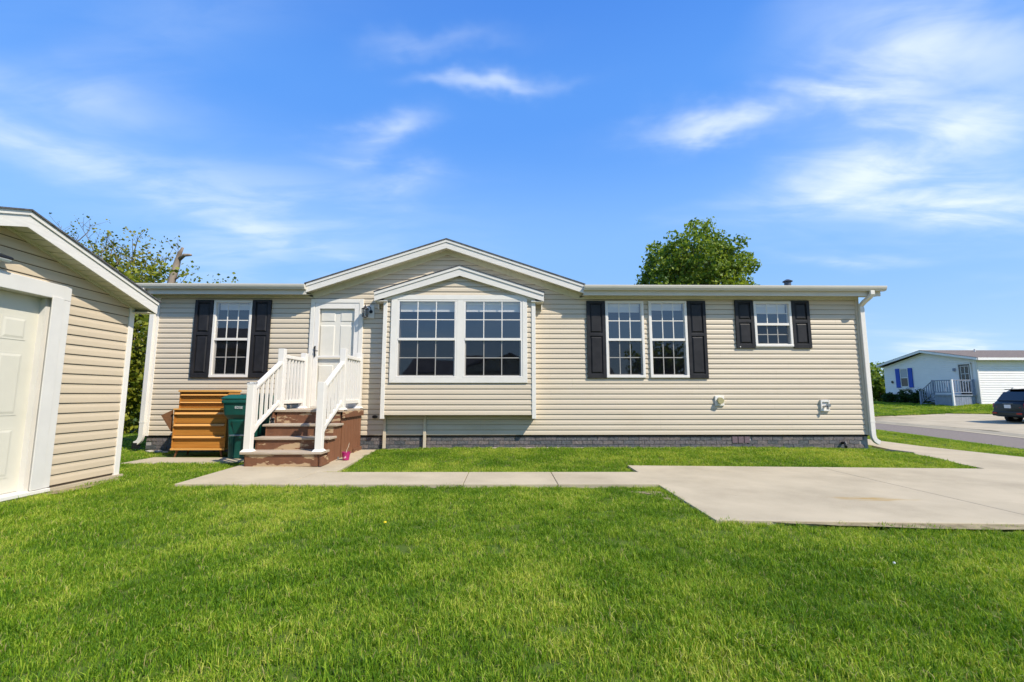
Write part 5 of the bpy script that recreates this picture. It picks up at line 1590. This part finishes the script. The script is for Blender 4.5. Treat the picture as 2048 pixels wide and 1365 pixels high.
for dz in (.93, .14):
    b = MB(); b.tube([(PX0 + .04, PY1 - .04, PZ + dz), (PX0 + .04, PY1 + .95, .42 + dz)], .035, 4); part(b, 'rail', M['grey_paint'], ns)
for k in range(1, 6):
    t = k / 6; y = PY1 - .04 + .99 * t; z = PZ - .73 * t
    b = MB(); b.box(PX0 + .02, PX0 + .06, y - .022, y + .022, z + .14, z + .92); part(b, 'baluster', M['grey_paint'], ns)
for k in range(3):
    b = MB(); b.box(PX0 + .08, PX1 - .1, PY1 + .02 + k * .28, PY1 + .32 + k * .28, .92 - k * .2, .96 - k * .2); part(b, 'tread', M['grey_paint'], ns)

# shrubs below its window
rs = random.Random(4)
for i, (y, h, lab) in enumerate(((34.9, .75, 'low dark green shrub nearest the far corner of the white house'), (33.6, .95, 'middle dark green shrub below the blue shuttered window'), (32.4, .9, 'dark green shrub nearest the grey steps'))):
    crown_tree('shrub', lab, 'shrub', 40 + i, (NX - .55, y, .45), .45, .04, (NX - .6, y, .55 + h * .45), (.42, .62, h * .55), 60, M['leaf_dark'], .12, 22, cl_r=.2, group='shrubs in front of the white house', lumps=.5)

# dark parked car, tail towards us
car = empty('parked_car', (0, 0, 0))
tag(car, 'dark sport utility car parked on the driveway across the road', 'car')
L0 = []
SEC = [(-2.30, .42, .62, .98, .88, .80), (-2.20, .38, .95, 1.08, .93, .86), (-2.12, .36, 1.02, 1.16, .95, .84), (-1.85, .34, 1.06, 1.52, .96, .74), (-1.62, .34, 1.06, 1.66, .97, .72), (-.9, .32, 1.05, 1.72, .97, .72), (.2, .32, 1.03, 1.70, .97, .72),
       (.75, .32, 1.02, 1.50, .97, .74), (1.15, .32, 1.0, 1.08, .96, .84), (1.9, .34, .92, .99, .94, .82), (2.25, .38, .8, .86, .86, .74), (2.36, .45, .66, .70, .78, .68)]
rings = []
for (x, zb, zm, zt, wm, wt) in SEC:
    rings.append([(x, -wm * .92, zb), (x, -wm, zb + .12), (x, -wm, (zb + zm) / 2 + .1), (x, -wm * .97, zm), (x, -wt, zt - .05), (x, -wt * .86, zt), (x, wt * .86, zt), (x, wt, zt - .05), (x, wm * .97, zm), (x, wm, (zb + zm) / 2 + .1), (x, wm, zb + .12), (x, wm * .92, zb)])
b = MB(); loft(b, rings)
body = part(b, 'body', M['car'], car, bevel=.03); body.data.shade_smooth()
b = MB(); b.hexa([(-2.20, -.74, 1.13), (-2.20, .74, 1.13), (-2.05, .76, 1.13), (-2.05, -.76, 1.13), (-1.92, -.64, 1.55), (-1.92, .64, 1.55), (-1.72, .64, 1.55), (-1.72, -.64, 1.55)]); part(b, 'rear_window', M['car_glass'], car, bevel=.02)
for s in (-1, 1):
    b = MB()
    for xa, xb, xc, xd in ((-1.75, -1.02, -1.0, -1.5), (-.92, .0, -.02, -.9), (.08, .98, .55, .1)):
        b.prism([(xa, s * .955, 1.09), (xb, s * .955, 1.09), (xc, s * .745, 1.60), (xd, s * .745, 1.60)], [(xa, s * .90, 1.09), (xb, s * .90, 1.09), (xc, s * .70, 1.60), (xd, s * .70, 1.60)])
    part(b, 'side_window', M['car_glass'], car)
    b = MB(); b.hexa([(-2.31, s * .60, .80), (-2.29, s * .91, .80), (-2.0, s * .985, .80), (-2.0, s * .60, .80), (-2.27, s * .64, 1.0), (-2.25, s * .91, 1.0), (-1.98, s * .985, 1.02), (-1.98, s * .64, 1.0)]); part(b, 'tail_light', M['red_lens'], car, bevel=.02)
    b = MB(); b.box(-2.40, -2.27, min(s * .55, s * .82), max(s * .55, s * .82), .50, .57); part(b, 'reflector', M['red_lens'], car)
    b = MB(); b.tube([(-1.55, s * .62, 1.70), (-1.45, s * .62, 1.75), (.1, s * .62, 1.77), (.25, s * .62, 1.71)], .022, 6); part(b, 'roof_rail', M['steel'], car)
    for x in (-1.42, 1.45):
        b = MB(); b.lathe([(.22, -.11), (.34, -.11), (.365, -.08), (.365, .08), (.34, .11), (.22, .11)], (x, s * .86, .365), 22, 'y'); w = part(b, 'wheel', M['rubber'], car)
        b = MB(); b.lathe([(.05, -.115), (.22, -.105), (.22, .105), (.05, .115)], (x, s * .86, .365), 14, 'y'); part(b, 'rim', M['steel'], w)
b = MB(); b.box(-2.325, -2.20, -.18, .18, .78, .94); part(b, 'number_plate', M['plate'], car)
b = MB(); b.box(-2.29, -2.18, -.30, .30, .975, 1.0); part(b, 'badge_bar', M['steel'], car)
b = MB(); b.box(-2.38, -2.1, -.86, .86, .40, .62); part(b, 'bumper', M['car'], car, bevel=.04)
b = MB(); b.box(-1.86, -1.62, -.64, .64, 1.655, 1.685); part(b, 'spoiler', M['car'], car, bevel=.01)
car.rotation_euler = (0, 0, R(-10)); car.location = (26.0, 21.0, -.27); car.scale = (.94, .94, 1.0)

# what the window panes mirror: the other side of the street
oh = empty('tan_house', (3, -24, 0))
tag(oh, 'tan gabled house mirrored in the lower panes of the windows', 'house')
b = MB(); b.box(-9, 9, -30, -22, -.2, 3.0); b.exty([(-4.4, 3.0), (4.4, 3.0), (0, 4.6)], -23, -21.4); part(b, 'wall', M['shed_siding'], oh)
b = MB(); b.extx([(-21.6, 2.95), (-26, 4.5), (-30.4, 2.95), (-30.4, 3.05), (-26, 4.65), (-21.6, 3.05)], -9.3, 9.3); b.exty([(-4.8, 2.98), (0, 4.72), (4.8, 2.98), (4.8, 3.1), (0, 4.85), (-4.8, 3.1)], -26, -21.1); part(b, 'roof', M['shingle'], oh)
for i, (x, y, h, lab) in enumerate(((-15, -26, 6.5, 'tall green tree mirrored in the window beside the chest'), (15, -25, 6.0, 'green tree mirrored in the pair of windows'), (24, -29, 7.0, 'broad green tree mirrored in the small window'))):
    crown_tree('street_tree', lab, 'tree', 60 + i, (x, y, 0), h * .6, .2, (x, y, h * .58), (3.2, 2.6, h * .42), 120, M['leaf'], .42, 22, cl_r=.9, lumps=.4, group='trees on the other side of the street')

# ================================================================= SMALL THINGS
for i, (px, py, r_, lab) in enumerate(((300, 897, .07, 'pale flat rock nearest the left downspout'), (318, 897, .08, 'pale rock lying between the downspout and the chest'), (331, 899, .055, 'small pale rock nearest the leg of the chest'))):
    p = at(px, py, Y=8.95 - .05 * i)
    b = MB(); n = 10; rr_ = random.Random(i)
    rings = []
    for j, (k, z) in enumerate(((.7, 0), (1, .35), (.85, .7), (.4, .95))):
        rings.append([(p.x + r_ * k * math.cos(2 * math.pi * q / n) * rr_.uniform(.85, 1.2), p.y + r_ * k * .8 * math.sin(2 * math.pi * q / n) * rr_.uniform(.85, 1.2), .045 + r_ * z * .75) for q in range(n)])
    loft(b, rings); tag(b.build('rock', M['rock'], smooth=False), lab, 'rock', 'pale rocks by the house corner')
fp = at(769, 1045, Z=.055)
dn = empty('dandelion', (fp.x, fp.y, 0)); tag(dn, 'single yellow dandelion flower in the lawn', 'flower')
b = MB(); b.tube([(fp.x, fp.y, 0), (fp.x + .005, fp.y, .05)], .002, 5); part(b, 'stem', M['leaf_hedge'], dn)
b = MB(); b.lathe([(.003, .048), (.014, .054), (.012, .060), (.004, .063)], (fp.x + .005, fp.y, 0), 12); part(b, 'flower_head', mat('yellow_petals', (.75, .55, .01), .6), dn)
fp = at(1788, 1122, Z=.05)
b = MB(); b.lathe([(.003, .0), (.008, .004), (.007, .011), (.003, .013)], (fp.x, fp.y, .03), 10); tag(b.build('pebble', M['plate']), 'tiny white pebble lying in the grass below the driveway', 'pebble')


def soil_patch(poly, z, label):
    rr_ = random.Random(len(poly)); pts = []
    for i, p in enumerate(poly):
        q = poly[(i + 1) % len(poly)]
        for k in range(6):
            t = k / 6; pts.append((p[0] + (q[0] - p[0]) * t + rr_.uniform(-.02, .02), p[1] + (q[1] - p[1]) * t + rr_.uniform(-.02, .02)))
    b = MB(); b.add([(x, y, z) for x, y in pts], [tuple(range(len(pts)))])
    tag(b.build('bare_soil', M['dirt'], fix=False), label, 'soil', kind='structure')


soil_patch([(2.35, d_near(2.35) - .005), (6.6, d_near(6.6) - .005), (6.6, d_near(6.6) - .19), (4.6, d_near(4.6) - .17), (3.0, d_near(3) - .10)], .024, 'strip of bare soil along the near edge of the driveway')
soil_patch([(1.45, 5.50), (1.84, 5.52), (1.86, 5.05), (1.78, 5.02), (1.70, 5.35)], .010, 'bare dry patch at the corner of walkway and driveway')
soil_patch([(SX + .06, 5.3), (SX + .28, 5.5), (SX + .22, 6.3), (SX + .06, 6.5)], .022, 'bare soil strip along the foot of the shed')
SOIL = [[(2.35, 4.16), (6.6, 3.90), (6.6, 3.72), (4.6, 3.86), (3.0, 4.03)], [(1.42, 5.52), (1.88, 5.54), (1.88, 5.0), (1.72, 5.0)], [(SX, 5.2), (SX + .25, 5.4), (SX + .18, 6.35), (SX, 6.5)]]

# yellow stain on the driveway: a thin film of spilled rust
sp_ = at(1745, 999, Z=DZ)


# ================================================================= GRASS
def grass_material():
    m = bpy.data.materials.new('grass_blades'); m.use_nodes = True
    nt = m.node_tree; nt.nodes.clear(); N, L = nt.nodes.new, nt.links.new
    o = N('ShaderNodeOutputMaterial')
    df = N('ShaderNodeBsdfPrincipled'); df.inputs['Roughness'].default_value = 0.5; df.inputs['Specular IOR Level'].default_value = 0.22
    tl = N('ShaderNodeBsdfTranslucent')
    at_ = N('ShaderNodeAttribute'); at_.attribute_name = 'shade'
    geo = N('ShaderNodeNewGeometry')

    def noise(scale, detail):
        t = N('ShaderNodeTexNoise'); t.inputs['Scale'].default_value = scale; t.inputs['Detail'].default_value = detail
        L(geo.outputs['Position'], t.inputs['Vector']); return t.outputs[0]

    def ma(op, a, b):
        n = N('ShaderNodeMath'); n.operation = op
        for i, v in enumerate((a, b)):
            if isinstance(v, (int, float)): n.inputs[i].default_value = v
            else: L(v, n.inputs[i])
        return n.outputs[0]
    v = ma('ADD', ma('MULTIPLY', ma('SUBTRACT', noise(.55, 2), .5), 1.5), ma('MULTIPLY', ma('SUBTRACT', noise(2.6, 3), .5), 1.1))
    v = ma('ADD', v, ma('MULTIPLY', ma('SUBTRACT', at_.outputs['Fac'], .5), .85))
    v = ma('ADD', v, .5)
    rp = N('ShaderNodeValToRGB'); cr = rp.color_ramp
    cr.elements[0].position = 0.05; cr.elements[0].color = (.080, .18, .010, 1)
    cr.elements[1].position = 0.95; cr.elements[1].color = (.56, .57, .10, 1)
    e = cr.elements.new(.36); e.color = (.17, .30, .014, 1)
    e = cr.elements.new(.64); e.color = (.305, .44, .03, 1)
    L(v, rp.inputs[0])
    dry = N('ShaderNodeMapRange'); dry.inputs['From Min'].default_value = .945; dry.inputs['From Max'].default_value = .96
    L(at_.outputs['Fac'], dry.inputs['Value'])
    mx0 = N('ShaderNodeMix'); mx0.data_type = 'RGBA'; mx0.inputs['B'].default_value = (.42, .36, .14, 1)
    L(dry.outputs[0], mx0.inputs['Factor']); L(rp.outputs[0], mx0.inputs['A'])
    L(mx0.outputs['Result'], df.inputs['Base Color'])
    g = N('ShaderNodeMix'); g.data_type = 'RGBA'; g.blend_type = 'MULTIPLY'; g.inputs['Factor'].default_value = 1
    g.inputs['B'].default_value = (1.2, 1.15, .6, 1); L(mx0.outputs['Result'], g.inputs['A']); L(g.outputs['Result'], tl.inputs[0])
    mx = N('ShaderNodeMixShader'); mx.inputs[0].default_value = .42
    L(df.outputs[0], mx.inputs[1]); L(tl.outputs[0], mx.inputs[2]); L(mx.outputs[0], o.inputs[0])
    return m


M['grass'] = grass_material()


def tuft(seed, blades, radius, hmin, hmax, width):
    rng = np.random.default_rng(seed)
    n = blades
    ang = rng.uniform(0, 2 * np.pi, n); rad = radius * np.sqrt(rng.uniform(0, 1, n))
    base = np.stack([np.cos(ang) * rad, np.sin(ang) * rad, np.full(n, -.004)], 1)
    h = rng.uniform(hmin, hmax, n)[:, None]
    la = rng.uniform(0, 2 * np.pi, n); lean = np.stack([np.cos(la), np.sin(la), np.zeros(n)], 1)
    amt = rng.uniform(.15, .95, n)[:, None]
    fa = la + np.pi / 2 + rng.uniform(-.9, .9, n); side = np.stack([np.cos(fa), np.sin(fa), np.zeros(n)], 1)
    up = np.array([[0, 0, 1.0]])
    w = width * rng.uniform(.7, 1.3, n)[:, None]
    mid = base + up * h * .58 + lean * h * amt * .28
    tip = base + up * h * (1 - .28 * amt) + lean * h * amt * .9
    V = np.stack([base - side * w * .5, base + side * w * .5, mid + side * w * .42, mid - side * w * .42, tip], 1).reshape(-1, 3)
    fs = []
    for i in range(n): k = i * 5; fs += [(k, k + 1, k + 2, k + 3), (k + 3, k + 2, k + 4)]
    me = bpy.data.meshes.new('tuft'); me.from_pydata(V.tolist(), [], fs)
    a = me.attributes.new('shade', 'FLOAT', 'POINT'); a.data.foreach_set('value', rng.uniform(0, 1, n).repeat(5).astype(np.float32))
    me.materials.append(M['grass']); me.update()
    return bpy.data.objects.new('tuft', me)          # source of the scatter only, not linked to the scene


def inside(px, py, poly):
    c = np.zeros(len(px), bool); n = len(poly); j = n - 1
    for i in range(n):
        xi, yi = poly[i]; xj, yj = poly[j]
        c ^= ((yi > py) != (yj > py)) & (px < (xj - xi) * (py - yi) / ((yj - yi) or 1e-9) + xi)
        j = i
    return c


def scatter(name, label, P, scale, tufts, seed):
    rng = np.random.default_rng(seed); n = len(P)
    me = bpy.data.meshes.new(name); me.vertices.add(n); me.vertices.foreach_set('co', P.astype(np.float32).ravel())
    a = me.attributes.new('rot', 'FLOAT_VECTOR', 'POINT')
    a.data.foreach_set('vector', np.stack([rng.normal(0, .12, n), rng.normal(0, .12, n), rng.uniform(0, 6.283, n)], 1).astype(np.float32).ravel())
    a = me.attributes.new('scl', 'FLOAT', 'POINT'); a.data.foreach_set('value', scale.astype(np.float32))
    a = me.attributes.new('pick', 'INT', 'POINT'); a.data.foreach_set('value', rng.integers(0, len(tufts), n).astype(np.int32))
    o = bpy.data.objects.new(name, me); COL.objects.link(o)
    ng = bpy.data.node_groups.new(name + '_scatter', 'GeometryNodeTree')
    ng.interface.new_socket('Geometry', in_out='INPUT', socket_type='NodeSocketGeometry'); ng.interface.new_socket('Geometry', in_out='OUTPUT', socket_type='NodeSocketGeometry')
    N, L = ng.nodes.new, ng.links.new
    gi, go = N('NodeGroupInput'), N('NodeGroupOutput')
    iop = N('GeometryNodeInstanceOnPoints'); join = N('GeometryNodeJoinGeometry')
    for t in reversed(tufts):
        oi = N('GeometryNodeObjectInfo'); oi.inputs['Object'].default_value = t; oi.inputs['As Instance'].default_value = True
        L(oi.outputs['Geometry'], join.inputs[0])
    L(join.outputs[0], iop.inputs['Instance']); iop.inputs['Pick Instance'].default_value = True

    def named(nm, ty):
        q = N('GeometryNodeInputNamedAttribute'); q.data_type = ty; q.inputs['Name'].default_value = nm; return q.outputs['Attribute']
    L(named('pick', 'INT'), iop.inputs['Instance Index']); L(named('rot', 'FLOAT_VECTOR'), iop.inputs['Rotation']); L(named('scl', 'FLOAT'), iop.inputs['Scale'])
    L(gi.outputs[0], iop.inputs['Points']); L(iop.outputs[0], go.inputs[0])
    mod = o.modifiers.new('scatter', 'NODES'); mod.node_group = ng
    tag(o, label, 'grass', kind='stuff')
    return o


def lawn_points(x0, x1, y0, y1, density, seed, keep=None, edge=.0):
    rng = np.random.default_rng(seed); n = int((x1 - x0) * (y1 - y0) * density)
    X, Y = rng.uniform(x0, x1, n), rng.uniform(y0, y1, n)
    ok = np.ones(n, bool)
    for e in EXCL: ok &= ~inside(X, Y, e)
    ok &= ~((X < SX + .07) & (X > SX - 4.3) & (Y < SY1 + .06) & (Y > SY0 - .1))
    ok &= ~((Y > HY - .06) & (X > HX0 - .02) & (X < HX1 + .02))
    for q in SOIL: ok &= ~(inside(X, Y, q) & (rng.uniform(0, 1, n) < .62))
    if keep is not None: ok &= keep(X, Y)
    X, Y = X[ok], Y[ok]
    Z = np.array([ground_z(x, y) for x, y in zip(X, Y)])
    return np.stack([X, Y, Z], 1)


T_near = [tuft(100 + i, 44, .060, .020, .054, .0037) for i in range(7)]
T_near += [tuft(120 + i, 22, .05, .035, .075, .0050) for i in range(2)]
T_far = [tuft(200 + i, 36, .075, .024, .056, .0060) for i in range(5)]
T_bank = [tuft(300 + i, 40, .20, .06, .12, .016) for i in range(4)]
seen = lambda X, Y: np.abs(X) < 1.25 * Y + 1.6
P = np.concatenate([lawn_points(-6.2, 6.6, .5, 3.4, 620, 1, seen), lawn_points(-9, 9.6, 3.4, 6.0, 380, 2, seen)])
rng = np.random.default_rng(5)
vary = np.array([.95 + .16 * mnoise.noise(Vector((p[0] * 1.1, p[1] * 1.1, 0))) + .12 * mnoise.noise(Vector((p[0] * 3, p[1] * 3, 5))) for p in P])
scatter('grass', 'mown green grass of the front lawn', P, vary * rng.uniform(.75, 1.15, len(P)), T_near, 1)
rightk = lambda X, Y: ~((X > 9.6) & (Y < 6.4))
notroad = lambda X, Y: (X < 12.75)
P = np.concatenate([lawn_points(-9.5, 8.2, 6.0, 9.2, 300, 3), lawn_points(-11, -7.1, 9.2, 13, 60, 7), lawn_points(7.3, 13.0, 6.6, 18, 110, 4, lambda X, Y: notroad(X, Y) & ~((Y > 9) & (X < 8.0)))])
vary = np.array([.92 + .15 * mnoise.noise(Vector((p[0] * 1.1, p[1] * 1.1, 0))) for p in P])
scatter('grass', 'mown green grass between the walkway and the house', P, vary * rng.uniform(.75, 1.15, len(P)), T_far, 2)
pts = []
rs = random.Random(9)
for j in range(len(BANK_ROWS) - 1):
    for i in range(5):
        a, b_, c, d = BANK_ROWS[j][i], BANK_ROWS[j][i + 1], BANK_ROWS[j + 1][i + 1], BANK_ROWS[j + 1][i]
        if a.x > 60: a = a.lerp(b_, .6); d = d.lerp(c, .6)
        area = ((b_ - a).cross(d - a)).length
        for k in range(int(min(area, 90) * 26)):
            u, v = rs.random(), rs.random()
            p = a.lerp(b_, u).lerp(d.lerp(c, u), v)
            if p.x > NX - .02 and p.y > NY0: continue
            if PX0 < p.x < PX1 and PY0 < p.y < PY1 + .9: continue
            pts.append(p)
P = np.array([tuple(p) for p in pts])
scatter('grass', 'mown green grass on the bank of the white house', P, rng.uniform(.7, 1.1, len(P)), T_bank, 3)
print('bricks', nb, 'grass points', [len(o.data.vertices) for o in COL.objects if o.name.startswith('grass') and o.type == 'MESH'])
